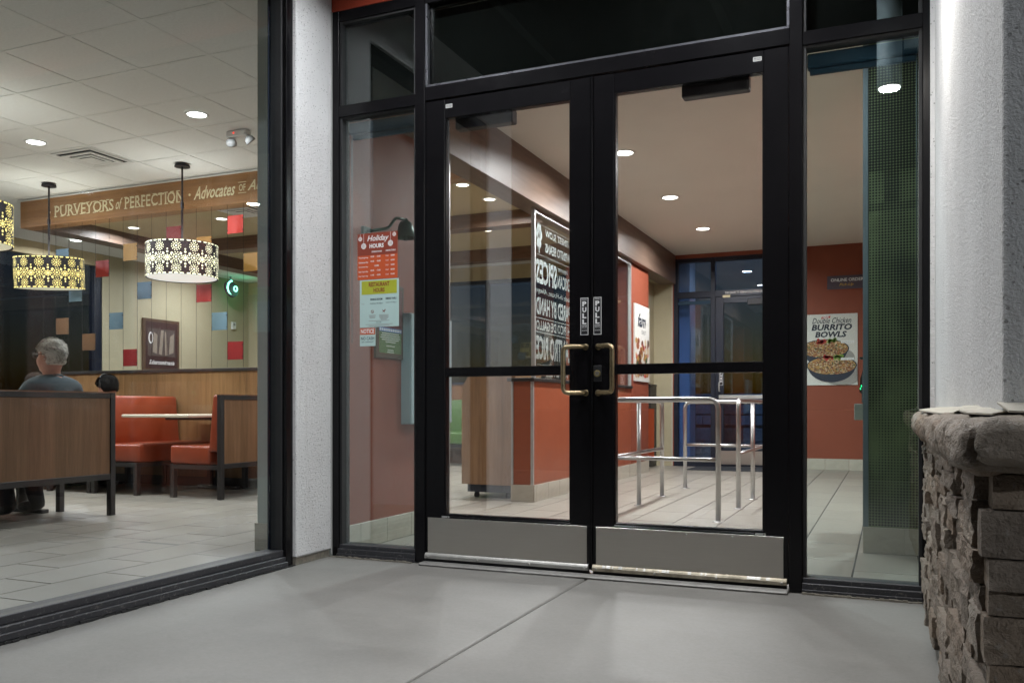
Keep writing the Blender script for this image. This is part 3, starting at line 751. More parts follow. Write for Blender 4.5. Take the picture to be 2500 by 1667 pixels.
def build_entry_walls():
    # pier between dining room and entry: red on the entry side
    p = thing('red_partition', 'red painted wall beside the left sidelight with tile base', 'wall', (-.83, .7, 0))
    B('wall_core', (-1.089, -.600, .0015, 1.40, 0, 3.199), 'olive_wall', p)
    B('red_face', (-.5995, -.582, .112, 1.4005, .1465, 2.939), 'red_wall', p)
    B('front_face', (-.5995, -.582, .002, .1115, 0, HEAD), 'olive_wall', p)
    B('end_face', (-1.088, -.5995, 1.4007, 1.406, .0, 3.19), 'red_wall', p)
    B('corner_trim', (-.584, -.5785, 1.4015, 1.4125, .147, 2.54), 'silver_trim', p)
    base_tiles(p, .113, 1.408, -.5825, axis='y', face=1, start=.28)
    base_tiles(p, -1.105, -.73, .0012, z1=.155, axis='x', face=-1, start=-1.105)
    # entry ceiling
    c = structure(B('entry_ceiling', (-.52, 3.2, .111, YB, CZ, CZ+.06), 'entry_ceiling'), 'plain beige entry ceiling with recessed lights')
    # long beam over the counter screen
    b = B('ceiling_beam', (-.725, -.51, .115, YB-.002, 2.54, CZ+.04), 'beam_wood', None, .003); tag(b, 'long brown wood veneer beam running from the doors to the back wall', 'beam')
    # back wall
    k = thing('back_wall', 'dark red back wall with tile base', 'wall', (1.3, YB+.05, 0))
    B('wall_panel', (1.17, 3.2, YB, YB+.15, 0, CZ), 'red_wall', k)
    B('wall_panel', (-.5475, 1.1698, YB+.001, YB+.15, 2.885, CZ), 'red_wall', k)
    B('wall_panel', (-.5475, -.5355, YB+.001, YB+.15, 0, 2.8848), 'red_wall', k)
    base_tiles(k, 1.172, 3.2, YB-.0005, start=1.465)
    B('trim_strip', (-.565, -.548, YB-.012, YB-.001, 0, 2.55), 'cream_wall', k)
    r = B('side_wall', (3.2, 3.35, .11, YB+.15, 0, CZ+.06), 'red_wall'); tag(r, 'red side wall beyond the perforated partition', 'wall')
    # full height red wall with poster, at the end of the counter
    q = thing('red_core_wall', 'full height red wall carrying the food poster', 'wall', (-.98, 6.5, 0))
    B('wall_core', (-1.40, -.581, 6.105, 6.92, 0, 2.539), 'red_wall', q)
    base_tiles(q, 6.02, 6.92, -.5805, axis='y', face=1, start=6.12)
    # yellow alcove
    a = thing('alcove', 'pale yellow alcove with a lit soffit beside the back door', 'alcove', (-.7, 7.5, 0))
    B('side_wall', (-.87, -.82, 6.9205, YB, 0, 2.62), 'yellow_wall', a); B('end_wall', (-.8195, -.566, YB-.001, YB+.05, 0, 2.62), 'yellow_wall', a)
    B('alcove_ceiling', (-.8198, -.73, 6.9207, YB-.0015, 2.56, 2.6), 'yellow_wall', a)
    cb = thing('black_bin', 'narrow black bin with an orange front inside the yellow alcove', 'bin', (-.78, 7.85, 0))
    B('body', (-.818, -.755, 7.7, 8.05, .01, 1.11), 'dark_frame', cb, .004); B('lid', (-.8185, -.752, 7.69, 8.06, 1.111, 1.135), 'black_plastic', cb, .003); B('front_panel', (-.8, -.7, 7.695, 7.699, .1, .8), 'vinyl_orange', cb)
build_entry_walls()

def build_counter():
    t = thing('half_wall', 'red panelled half wall with black cap and silver corner trims', 'half wall', (-.68, 4.6, 0))
    X0, X1, Y0, Y1 = -.785, -.5815, 2.972, 6.104
    B('core', (X0+.004, X1-.004, Y0+.004, Y1, 0, 1.041), 'red_panel', t)
    B('end_panel', (X0+.02, X1-.022, Y0, Y0+.0035, .148, 1.040), 'red_panel', t)
    seams = [Y0+.02, 3.9, 5.1, Y1]
    for a, b in zip(seams, seams[1:]): B('side_panel', (X1-.0035, X1, a+.002, b-.002, .148, 1.040), 'red_panel', t)
    B('corner_trim', (X0-.002, X0+.0195, Y0-.003, Y0+.012, .148, 1.0405), 'silver_trim', t)
    B('corner_trim', (X1-.0215, X1+.003, Y0-.003, Y0+.0195, .148, 1.0405), 'silver_trim', t)
    base_tiles(t, X0-.002, X1+.006, Y0-.001, axis='x', w=.21, start=X0-.002)
    base_tiles(t, Y0+.004, Y1-.1, X1+.0005, axis='y', face=1, start=Y0+.06)
    B('cap', (X0-.03, X1+.022, Y0-.03, Y1+.0, 1.0415, 1.071), 'dark_frame', t, .003)
    # lettered glass screen on the half wall
    g = thing('glass_screen', 'glass screen with white mirrored lettering on the red half wall', 'glass screen', (-.58, 4.5, 1.071))
    for y in (2.985, 5.46, 6.045): B('post', (-.60, -.565, y-.012, y+.012, 1.0715, 2.5395), 'silver_trim', g, .002)
    B('top_channel', (-.598, -.567, 2.998, 6.032, 2.50, 2.5395), 'silver_trim', g)
    B('pane', (-.586, -.578, 2.9975, 5.447, 1.0716, 2.4995), 'glass_screen', g); B('pane', (-.586, -.578, 5.473, 6.032, 1.0716, 2.4995), 'glass_screen', g)
    # lettering: read from the dining side (-x), so U runs towards -y
    sh = Sheet((-.5868, 5.40, 1.0716), (0, -1, 0), (0, 0, 1), g, .0006)
    RGT = 2.36
    def rule(b, dots=False):
        if dots: sh.poly('dotted_rule', [disc(.9+.0225*i, b, .0055, 6) for i in range(int((RGT-.9)/.0225))], 'ink_etch', 1)
        else: sh.rect('rule', .9, RGT, b-.003, b+.003, 'ink_etch', 1)
    rule(1.352, True); rule(1.085, True); rule(.53); rule(.405); rule(.12, True)
    sh.text('Only THE FINEST SLOW', 2.12, 1.245, .085, 'ink_etch', 1, w=1.05, bold=.02, align='R')
    sh.text('SIMMERED PINTO BEANS', 2.12, 1.125, .085, 'ink_etch', 1, w=1.05, bold=.02, align='R')
    sh.poly('leaf_ornament', [disc(2.27+.05*math.cos(a), 1.25+.07*math.sin(a), .026, 8, .045, a) for a in (0.3, 1.2, 2.1, 3.0, 4.2, 5.2)]+[[(2.262, 1.10), (2.276, 1.10), (2.276, 1.3), (2.262, 1.3)]], 'ink_etch', 1)
    sh.text('Imported', 1.80, .99, .06, 'ink_etch', 1, shear=.4, w=.28, align='R'); sh.text('MEXICAN', 1.80, .85, .12, 'ink_etch', 1, w=.42, bold=.02, align='R'); sh.text('SPICES', RGT-.02, .83, .215, 'ink_etch', 1, w=.52, bold=.03, align='R')
    sh.text('made In-House, Always', RGT, .735, .062, 'ink_etch', 1, w=.95, shear=.4, align='R')
    sh.text('PREPARED BY HAND', RGT-.02, .56, .15, 'ink_etch', 1, w=1.08, bold=.03, align='R')
    sh.text('FRESH PICO DE GALLO', RGT-.02, .425, .085, 'ink_etch', 1, w=1.1, bold=.02, align='R')
    sh.text('CILANTRO RICE', RGT-.02, .165, .21, 'ink_etch', 1, w=1.05, bold=.03, align='R')
    sh.text('Specialty', RGT-.02, .065, .045, 'ink_etch', 1, shear=.4, align='R'); sh.text('ROASTERS', 2.12, .02, .09, 'ink_etch', 1, w=.6, bold=.02, align='R')
    # waste cabinet
    c = thing('waste_cabinet', 'tall wood veneer waste cabinet on black casters behind the half wall end', 'cabinet', (-1.1, 3.35, 0))
    bm = bmesh.new(); x0, x1 = -1.33, -.80
    prof = [(x0, .125), (x1, .122), (x1, 1.13), (x0+.16, 1.13)]+[(x0+.16-.16*math.sin(R(a)), 1.13-.20*(1-math.cos(R(a)))) for a in (20, 40, 60, 80, 90)]
    bm_prism(bm, prof, 3.10, 3.72, 'y'); mk('body', bm, 'cabinet_wood', c)
    B('plinth', (x0+.05, x1-.01, 3.12, 3.70, .055, .1215), 'night_metal', c)
    for xx in (x0+.12, x1-.10):
        for yy in (3.17, 3.62):
            bm = bmesh.new(); bm_lathe(bm, [(.026, 0), (.026, .03)], (0, 0, 0), 14)
            bmesh.ops.rotate(bm, verts=bm.verts, cent=(0, 0, 0), matrix=Matrix.Rotation(R(90), 3, 'Y')); bmesh.ops.translate(bm, verts=bm.verts, vec=(xx-.015, yy, .0275)); mk('caster', bm, 'black_plastic', c)
build_counter()

def build_back_door():
    t = thing('back_storefront', 'dark night-lit back door and sidelight in black frame', 'storefront', (.3, YB+.05, 0))
    y0, y1 = YB+.004, YB+.10; X = [-.535, -.478, -.022, .037, 1.169]
    B('jamb', (X[0], X[1], y0, y1, 0, 2.884), 'night_metal', t, .002); B('mullion', (X[2], X[3], y0-.006, y1, 0, 2.884), 'night_metal', t, .002); B('jamb', (1.11, X[4], y0, y1, 0, 2.884), 'night_metal', t, .002)
    for a, b in ((X[1], X[2]), (X[3], 1.11)):
        B('head', (a+.0003, b-.0003, y0+.001, y1, 2.832, 2.884), 'night_metal', t, .002)
        B('cross_bar', (a+.0003, b-.0003, y0-.003, y1, 2.335, 2.42), 'night_metal', t, .002)
        B('upper_pane', (a, b, YB+.045, YB+.053, 2.415, 2.835), 'glass_back', t)
    B('sill', (X[1]+.0003, X[2]-.0003, y0+.001, y1, 0, .075), 'night_metal', t, .002)
    B('pane', (X[1], X[2], YB+.045, YB+.053, .07, 2.34), 'glass_back', t)
    B('shade_rail', (X[1]+.005, X[2]-.005, YB+.01, YB+.04, 2.245, 2.29), 'shade_fabric', t)
    d = B('door_leaf_stile', (.04, .152, y0+.002, y0+.05, .012, 2.33), 'night_metal', t, .002); B('door_leaf_stile', (1.0, 1.105, y0+.002, y0+.05, .012, 2.33), 'night_metal', t, .002)
    B('door_rail', (.1523, .9997, y0+.003, y0+.049, 2.245, 2.33), 'night_metal', t, .002); B('door_rail', (.1523, .9997, y0+.003, y0+.049, .012, .25), 'night_metal', t, .002)
    B('door_pane', (.15, 1.002, y0+.022, y0+.03, .248, 2.248), 'glass_back', t)
    B('kick_plate', (.10, 1.04, y0-.002, y0+.0015, .04, .226), 'steel_plate', t)
    B('push_bar', (.10, 1.05, YB-.075, YB-.02, .935, .985), 'silver_trim', t, .004); B('push_bar_end', (.09, .14, YB-.07, YB+.002, .93, .99), 'black_plastic', t)
    tube('inner_pull', bend([(.1, YB+.0, 1.16), (.1, YB-.05, 1.16), (.1, YB-.05, 1.04), (.1, YB+.0, 1.04)], .02), .009, 'silver_trim', t, 8)
    B('door_closer', (.48, .80, YB-.06, YB+.001, 2.20, 2.285), 'closer_metal', t, .006)
    B('door_label', (.142, .243, YB-.0035, YB-.002, 2.318, 2.352), 'ink_cream', t)
    sh = Sheet((.17, YB-.004, 2.366), (1, 0, 0), (0, 0, 1), t, .0006); sh.text('THIS DOOR TO REMAIN UNLOCKED DURING BUSINESS HOURS', 0, 0, .034, 'ink_white', 1, w=.80, bold=.02)
    sh = Sheet((.095, YB-.0005, 1.12), (1, 0, 0), (0, 0, 1), t, .0006); st = sh.rect('push_sticker', 0, .05, 0, .2, 'white_vinyl', 1); sh.p = st; sh.rect('sticker_field', .004, .046, .004, .196, 'black_vinyl', 2)
    for i, ch in enumerate('PUSH'): sh.text(ch, .025, .155-.038*i, .028, 'white_vinyl', 3, w=.026, bold=.05, align='C')
    m = B('floor_mat', (-.2, 1.15, 7.42, YB-.03, .0008, .009), 'floor_mat', None, .003); tag(m, 'dark floor mat in front of the back door', 'mat')
    # what stands outside behind the glass
    pl = B('back_pillar', (-.72, -.385, 8.5, 8.9, -.1, 3.2), 'stucco'); tag(pl, 'pale pillar outside the back sidelight', 'pillar')
    wl2 = thing('block_wall', 'low grey block wall outside the back door', 'wall', (.6, 9.6, 0))
    for r, (z0, z1, mt) in enumerate(((-.1, .1, 'block_split'), (.1, .305, 'block_split'), (.305, .51, 'block_split'), (.55, .70, 'block_smooth'), (.715, .865, 'block_smooth'), (.88, 1.03, 'block_smooth'))):
        x = -1.0-(.2 if r % 2 else 0)
        while x < 2.6:
            if mt == 'block_split':
                bm = rough_box(x+.004, x+.396, 9.5, 9.7, z0+.003, z1-.003, .012, r*20+int(x*10), 8, 3, 5, .1); mk('block', bm, mt, wl2)
            else: B('block', (x+.004, x+.396, 9.52, 9.7, z0+.003, z1-.003), mt, wl2, .004)
            x += .4
    spot_t = thing('added_rear_light', 'added lamp outside above the back door', 'wall light', (.3, 8.4, 2.95)); B('housing', (.2, .4, 8.31, 8.5, 2.95, 3.05), 'dark_frame', spot_t, .01); spot('rear_fill_lamp', (.3, 8.42, 2.945), LAMP['rear'], spot_t, 180, .5, (.75, .88, 1), .07)  # lamp added here to light the block wall behind the glass
    structure(B('rear_yard', (-14, 9, YB+.16, 30, -.165, -.06), 'concrete'), 'dim concrete yard behind the back door')
build_back_door()

def build_rails():
    H, MID, r = .872, .44, .019
    for (P, lab) in (([(1.115, 2.29), (.318, 2.29), (.322, 3.895)], 'stainless steel queue rail nearest the doors'), ([(.343, 4.79), (1.12, 4.79), (1.12, 3.17)], 'stainless steel queue rail nearer the back wall')):
        a, b, c = [Vector((*p, 0)) for p in P]
        t = thing('queue_rail', lab, 'railing', tuple(b), 'stainless queue rails')
        up = Vector((0, 0, H)); pts = bend([a, a+up, b+up, c+up, c], .075, 7)
        tube('top_rail', pts, r, 'stainless', t, 16)
        md = Vector((0, 0, MID)); tube('mid_rail', [a+md, b+md-(b-a).normalized()*.0], r*.8, 'stainless', t, 12); tube('mid_rail', [b+md, c+md], r*.8, 'stainless', t, 12)
        tube('post', [b, b+up], r, 'stainless', t, 16); m = (b+c)/2; tube('post', [m, m+up], r, 'stainless', t, 16)
        for p in (a, b, c, m):
            bm = bmesh.new(); bm_lathe(bm, [(.042, 0), (.042, .003), (.024, .006)], (p.x, p.y, .0008), 20); mk('floor_flange', bm, 'stainless', t)
build_rails()

def build_perf():
    t = thing('perforated_partition', 'green halftone dotted partition panel behind the right sidelight', 'partition', (2.6, 1.27, 0))
    y = 1.26
    B('panel', (2.128, 2.95, y, y+.05, .147, 2.86), 'perf_green', t); B('edge_trim', (2.098, 2.1275, y-.004, y+.054, .147, 2.86), 'trim_blue', t, .002)
    B('core', (2.10, 2.95, y+.006, y+.046, 0, .1465), 'cream_wall', t)
    base_tiles(t, 2.097, 2.95, y+.004, axis='x', w=.292, start=2.31-.292)
    bm = bmesh.new(); s = .0158; random.seed(3)
    nx = int((2.62-2.13)/s); nz = int((2.85-.155)/s)
    for i in range(nx):
        for j in range(nz):
            x = 2.136+s*i; z = .16+s*j
            n = mnoise.noise(Vector((x*4.2, 0, z*2.4)))+.5*mnoise.noise(Vector((x*11, 3, z*6)))
            dens = .48+.5*n
            if z > 2.12: dens = .86
            elif z > 1.90 and not (2.13 < x < 2.20 or x > 2.29): dens = .84
            if 1.90 < z < 1.95: dens = .75
            if x < 2.18 and z < 1.95: dens -= .12
            rr = s*.5*math.sqrt(max(.02, dens))*1.08
            q = [bm.verts.new((x+rr*math.cos(k*math.pi/4+.39), y-.0008, z+rr*math.sin(k*math.pi/4+.39))) for k in range(8)]
            bm.faces.new(q)
    mk('halftone_print', bm, 'perf_dot', t, fixn=False)
    # order kiosk beside it
    k = thing('order_terminal', 'black payment terminal with green lights at the partition edge', 'terminal', (2.12, 1.9, .84))
    bm = bmesh.new(); bm_prism(bm, [(1.86, .845), (1.94, .845), (1.99, 1.02), (1.955, 1.03)], 2.075, 2.22, 'x'); mk('base', bm, 'black_plastic', k)
    bm = bmesh.new(); bm_prism(bm, [(2.060, .915), (2.085, .885), (2.2, .89), (2.2, 1.13), (2.105, 1.13), (2.066, 1.0)], 1.955, 1.975, 'y'); mk('tablet', bm, 'black_plastic', k)
    B('hood', (2.062, 2.2, 1.90, 1.975, 1.118, 1.132), 'black_plastic', k, .003)
    for i in range(3): B('status_light', (2.064+.006*i, 2.069+.006*i, 1.9525, 1.9545, .928+.016*i, .938+.017*i), 'led_green', k)
    s2 = thing('service_shelf', 'grey service shelf below the black payment terminal', 'shelf', (2.4, 1.95, .73))
    B('shelf_top', (2.031, 2.95, 1.88, 2.35, .735, .838), 'silver_trim', s2, .004); B('shelf_leg', (2.60, 2.66, 2.05, 2.12, 0, .7345), 'black_metal', s2)
build_perf()

def build_wall_graphics():
    # burrito bowl poster on the back wall
    t = thing('bowl_poster', 'white poster of two burrito bowls on the red back wall', 'poster', (1.53, YB-.012, 1.108))
    x0, x1, z0, z1 = 1.19, 1.862, 1.108, 2.035
    B('board', (x0, x1, YB-.012, YB-.001, z0, z1), 'poster_white', t)
    W, H = x1-x0, z1-z0
    sh = Sheet((x0, YB-.012, z0), (1, 0, 0), (0, 0, 1), t, .0007)
    sh.poly('red_flash', [[(.225, .865), (.335, .875), (.345, .905), (.235, .895)]], 'tomato', 1); sh.text('NEW', .285, .873, .024, 'ink_white', 2, w=.08, shear=.2, bold=.03, align='C')
    sh.text('Double Chicken', W/2+.02, .805, .075, 'ink_navy', 1, w=.48, shear=.35, bold=.01, align='C')
    sh.text('BURRITO', W/2+.02, .715, .082, 'ink_navy', 1, w=.50, shear=.2, bold=.04, align='C'); sh.text('BOWLS', W/2+.01, .622, .08, 'ink_navy', 1, w=.39, shear=.2, bold=.04, align='C')
    rnd = random.Random(5)
    for bi, (cx, cz, rx, rz) in enumerate(((.27, .475, .30, .125), (.355, .255, .31, .125))):
        L = 2+bi*9
        sh.poly('bowl_shadow', [[(min(W-.004, max(.004, p)), max(.004, q)) for p, q in disc(cx+.13, cz-.12, rx*.8, 28, rz*1.1)]], 'poster_shadow', L)
        bowl = [(cx+rx*math.cos(R(a)), cz+rz*.35*math.sin(R(a))) for a in range(180, 361, 12)]
        body = [(cx-rx, cz)]+[(cx+rx*math.cos(R(a))*(.98 if a in (180, 360) else .95), cz+rz*1.75*math.sin(R(a))) for a in range(186, 360, 10)]+[(cx+rx, cz)]
        clip = lambda q: [(min(W-.004, max(.004, p)), max(.004, z)) for p, z in q]
        sh.poly('bowl', [clip(body)], 'ink_navy', L+1); sh.poly('bowl_rim', [clip(disc(cx, cz, rx, 36, rz))], 'ink_navy', L+2)
        sh.poly('food', [clip(disc(cx, cz, rx*.95, 36, rz*.92))], 'corn', L+3)
        for mi, mt in enumerate(('cheese', 'rust', 'meat', 'herb', 'rust', 'cheese', 'meat')):
            ps = []
            for _ in range(95):
                a = rnd.random()*6.28; q = math.sqrt(rnd.random())*.9; px, pz = cx+rx*q*math.cos(a), cz+rz*q*math.sin(a)
                if not (.02 < px < W-.02): continue
                ps.append(disc(px, pz, rnd.uniform(.005, .016), 5, rnd.uniform(.004, .009), rnd.random()*3))
            sh.poly('food_flecks', ps, mt, L+4+mi*.5)
        sh.poly('salsa', [disc(cx-.04+rnd.uniform(-.05, .05), cz+rz*.75+rnd.uniform(-.02, .035), .016, 7) for _ in range(16)], 'tomato', L+7.2)
        sh.poly('guacamole', [disc(cx+.085+rnd.uniform(-.05, .05), cz+rz*.8+rnd.uniform(-.02, .03), .017, 7) for _ in range(14)], 'guac', L+7.4)
        sh.rect('caption_strip', .47, .63, cz+rz*.55, cz+rz*.55+.03, 'ink_white', L+7.6); sh.text(('AVOCADO CRUNCH', 'STREET CORN')[bi], .55, cz+rz*.55+.009, .013, 'ink_navy', L+7.9, w=.14, align='C')
    # online order sign
    s = thing('order_sign', 'small online order pick-up sign on the red wall', 'sign', (1.71, YB-.01, 2.35))
    B('board', (1.491, 2.02, YB-.012, YB-.001, 2.355, 2.53), 'sign_purple', s)
    sh = Sheet((1.491, YB-.012, 2.355), (1, 0, 0), (0, 0, 1), s, .0007)
    sh.text('ONLINE ORDER', .245, .098, .042, 'ink_white', 1, w=.40, bold=.02, align='C'); sh.text('Pick-Up', .235, .03, .046, 'ink_yellow', 1, w=.17, shear=.4, align='C')
    # food poster on the red core wall (faces +x)
    p = thing('feast_poster', 'white food poster on the red wall beside the yellow alcove', 'poster', (-.57, 6.55, 1.135))
    B('board', (-.5805, -.565, 6.2, 6.905, 1.136, 2.07), 'poster_white', p)
    sh = Sheet((-.565, 6.2, 1.136), (0, 1, 0), (0, 0, 1), p, .0008)
    sh.text('fam', .33, .66, .17, 'ink_navy', 1, w=.38, shear=.3, bold=.03, align='C'); sh.text('FEAST', .42, .58, .05, 'ink_navy', 1, w=.2, align='C')
    for mi, (mt, n, r0, r1) in enumerate((('rust', 26, .03, .07), ('meat', 20, .02, .055), ('cheese', 14, .02, .06), ('tomato', 12, .02, .04), ('herb', 10, .015, .035), ('corn', 10, .02, .05))):
        ps = []
        for _ in range(n):
            a, b = rnd.uniform(.06, .64), rnd.uniform(.06, .5); r = rnd.uniform(r0, r1); ps.append(disc(a, b, r, 9, r*rnd.uniform(.6, 1)))
        sh.poly('food', ps, mt, 1+mi)
    # papers on the sidelight glass
    g = .033
    h = thing('holiday_hours_sign', 'orange holiday hours poster taped to the left sidelight', 'sign', (-.31, g, 1.51))
    B('sheet', (-.435, -.184, g-.0012, g, 1.508, 1.758), 'paper_orange', h)
    sh = Sheet((-.435, g-.0012, 1.508), (1, 0, 0), (0, 0, 1), h, .0005); W = .251
    sh.rect('dark_band', .0, W, .13, .25, 'ink_maroon', .5)
    sh.text('Holiday', W/2+.005, .197, .04, 'ink_white', 1, w=.135, shear=.3, bold=.015, align='C'); sh.text('HOURS', W/2-.004, .168, .024, 'ink_white', 1, w=.09, bold=.04, align='C')
    for (a, b, r) in ((.018, .222, .012), (.04, .182, .016), (.208, .188, .016), (.232, .234, .011)):
        o = sh.poly('bauble', [disc(a, b, r, 16)], 'ink_white', 1); sh.rect('bauble_cord', a-.0008, a+.0008, b+r, .249, 'ink_white', 1)
        sh.poly('bauble_stripe', [[(a-r*.5+i*r*.5-.001, b-r*.7), (a-r*.5+i*r*.5+.001, b-r*.7), (a-r*.5+i*r*.5+.001, b+r*.7), (a-r*.5+i*r*.5-.001, b+r*.7)] for i in range(3)], 'ink_maroon', 2)
    sh.text('DINING ROOM', .122, .144, .009, 'ink_white', 1, w=.064, shear=.2, bold=.03, align='C'); sh.text('DRIVE-THRU', .21, .145, .009, 'ink_white', 1, w=.062, shear=.2, bold=.03, align='C')
    for i, (n, a, b, c) in enumerate((('Thanksgiving', '10:30', '3:00', '5:00'), ('Christmas Eve', '10:30', '5:00', '6:00'), ('Christmas Day', '', 'CLOSED', 'CLOSED'), ("New Year's Eve", '10:30', '7:00', '8:00'), ("New Year's Day", '11:00', '8:00', '10:00'))):
        z = .118-.025*i; sh.text(n, .008, z-.004, .0085, 'ink_white', 1, w=.06, bold=.02)
        if a: sh.text(a, .084, z, .0085, 'ink_white', 1, w=.022, bold=.03); sh.text('-', .118, z+.003, .0015, 'ink_white', 1, w=.004)
        sh.text(b, .126 if a else .108, z, .0085, 'ink_white', 1, w=.02 if a else .028, bold=.03); sh.text('Until', .178, z, .0085, 'ink_white', 1, w=.018); sh.text(c, .21, z, .0085, 'ink_white', 1, w=.024, bold=.03)
    h = thing('restaurant_hours_sign', 'pale restaurant hours notice with lime heading on the sidelight', 'sign', (-.30, g, 1.25))
    B('sheet', (-.420, -.175, g-.0012, g, 1.249, 1.505), 'paper_teal', h)
    sh = Sheet((-.420, g-.0012, 1.249), (1, 0, 0), (0, 0, 1), h, .0005); W = .245
    sh.rect('heading_band', .012, W-.012, .177, .25, 'ink_lime', 1); sh.text('RESTAURANT', W/2, .218, .024, 'ink_maroon', 2, w=.13, bold=.03, align='C'); sh.text('HOURS', W/2, .187, .024, 'ink_maroon', 2, w=.07, bold=.03, align='C')
    sh.text('DINING ROOM', .105, .144, .011, 'ink_navy', 1, w=.075, bold=.03, align='C'); sh.text('DRIVE THRU', .197, .145, .011, 'ink_navy', 1, w=.066, bold=.03, align='C')
    sh.text('Daily', .012, .122, .008, 'ink_grey', 1); sh.text('10:30am-8:30pm', .105, .122, .009, 'ink_navy', 1, w=.08, align='C'); sh.text('Until 10:30pm', .198, .124, .009, 'ink_navy', 1, w=.066, align='C')
    ring = [disc(.08, .083, .009, 14)]; sh.poly('no_smoking_ring', ring, 'ink_maroon', 1); sh.poly('no_smoking_field', [disc(.08, .083, .0068, 14)], 'paper_teal', 2); sh.poly('no_smoking_bar', [[(.074, .088), (.0755, .0895), (.086, .078), (.0845, .0765)]], 'ink_maroon', 3)
    sh.poly('dog_icon', [[(.146, .081), (.158, .081), (.158, .087), (.146, .087)], [(.146, .075), (.1478, .075), (.1478, .081), (.146, .081)], [(.156, .075), (.1578, .075), (.1578, .081), (.156, .081)], [(.156, .087), (.163, .089), (.163, .093), (.156, .093)], [(.142, .091), (.1435, .092), (.148, .087), (.146, .085)]], 'ink_maroon', 1)
    for i, (a, b, w_) in enumerate(((.08, .062, .044), (.08, .055, .04), (.08, .049, .036), (.152, .062, .06), (.152, .056, .058), (.152, .050, .06), (.152, .044, .05), (.152, .038, .036))): sh.rect('fine_print', a-w_/2, a+w_/2, b, b+.0026, 'ink_grey', 1)
    sh.text('Free wifi', .12, .022, .006, 'ink_navy', 1, align='C', w=.03)
    for b, w_ in ((.032, .13), (.013, .17), (.006, .13)): sh.rect('fine_print', .122-w_/2, .122+w_/2, b, b+.0022, 'ink_grey', 1)
    h = thing('cash_notice', 'small no cash notice with red heading on the sidelight', 'sign', (-.37, g, 1.147))
    B('sheet', (-.420, -.321, g-.0012, g, 1.147, 1.2455), 'paper_teal', h)
    sh = Sheet((-.420, g-.0012, 1.147), (1, 0, 0), (0, 0, 1), h, .0005); W = .099
    sh.rect('heading_band', .001, W-.001, .062, .097, 'paper_orange', 1); sh.text('NOTICE', W/2, .068, .024, 'ink_white', 2, w=.085, bold=.03, align='C'); sh.text('NO CASH', W/2, .033, .017, 'ink_navy', 1, w=.083, bold=.01, align='C'); sh.text('LEFT OVERNIGHT', W/2, .018, .008, 'ink_navy', 1, w=.075, align='C')
    # framed notice on red partition (faces +x)
    f = thing('framed_notice', 'framed green notice on the red wall behind the sidelight', 'framed sign', (-.57, .6, 1.115))
    B('frame', (-.582, -.566, .43, .756, 1.112, 1.565), 'frame_brown', f, .003)
    sh = Sheet((-.566, .43, 1.112), (0, 1, 0), (0, 0, 1), f, .0006)
    sh.rect('mount', .025, .301, .025, .43, 'notice_maroon', 1); sh.rect('notice', .032, .294, .03, .182, 'notice_green', 2); sh.rect('pattern_band', .032, .294, .16, .185, 'ink_blue', 3)
    sh.poly('band_diamond', [disc(.045+.0215*i, .1725, .009, 4, .010) for i in range(12)], 'ink_white', 4)
    for i, w_ in enumerate((.2, .22, .23, .2, .12, .0, .1, .0, .07, .08)):
        if w_: sh.rect('print_line', .163-w_/2, .163+w_/2, .148-.0125*i, .152-.0125*i, 'ink_white', 3)
    b = thing('wall_cabinet', 'pale blue flat wall cabinet hung on the red partition', 'cabinet', (-.54, .95, .71))
    B('body', (-.5815, -.515, .745, 1.30, .71, 1.405), 'blue_box', b, .003); B('door', (-.5145, -.507, .748, 1.297, .713, 1.402), 'blue_box', b, .002)
    # bell on its bracket
    e = thing('wall_bell', 'small dark green bell on a curved wall bracket', 'bell', (-.46, .57, 1.83))
    B('wall_plate', (-.582, -.56, .29, .37, 1.815, 1.865), 'bell_green', e, .003)
    tube('bracket_arm', bend([(-.565, .33, 1.84), (-.50, .36, 1.85), (-.48, .43, 1.87), (-.465, .49, 1.945), (-.455, .575, 1.945)], .03, 4), .009, 'bell_green', e, 8)
    bm = bmesh.new(); bm_lathe(bm, [(.078, 0), (.074, .006), (.058, .022), (.048, .05), (.043, .075), (.034, .095), (.015, .104), (.012, .118)], (-.455, .585, 1.838), 24, False, True); mk('bell_body', bm, 'bell_green', e)
    tube('clapper', [(-.455, .585, 1.90), (-.455, .585, 1.822)], [.004, .012], 'bell_green', e, 8)
    # roller shades behind the sidelights
    for (x0, x1, lab) in ((-.522, -.07, 'rolled up blue shade at the top of the left sidelight'), (1.897, 2.352, 'rolled up blue shade at the top of the right sidelight')):
        s = thing('roller_shade', lab, 'blind', ((x0+x1)/2, .1, 2.3), 'roller shades')
        B('cassette', (x0, x1, .075, .135, 2.325, 2.388), 'shade_fabric', s, .006); B('hem_bar', (x0+.01, x1-.01, .095, .115, 2.30, 2.3245), 'shade_fabric', s, .003)
        xx = x0+.012 if x0 < 0 else x1-.012
        for dx in (0, .009): tube('pull_chain', [(xx+dx, .085, 2.33), (xx+dx, .085, 1.17)], .0016, 'cord_grey', s, 5)
build_wall_graphics()

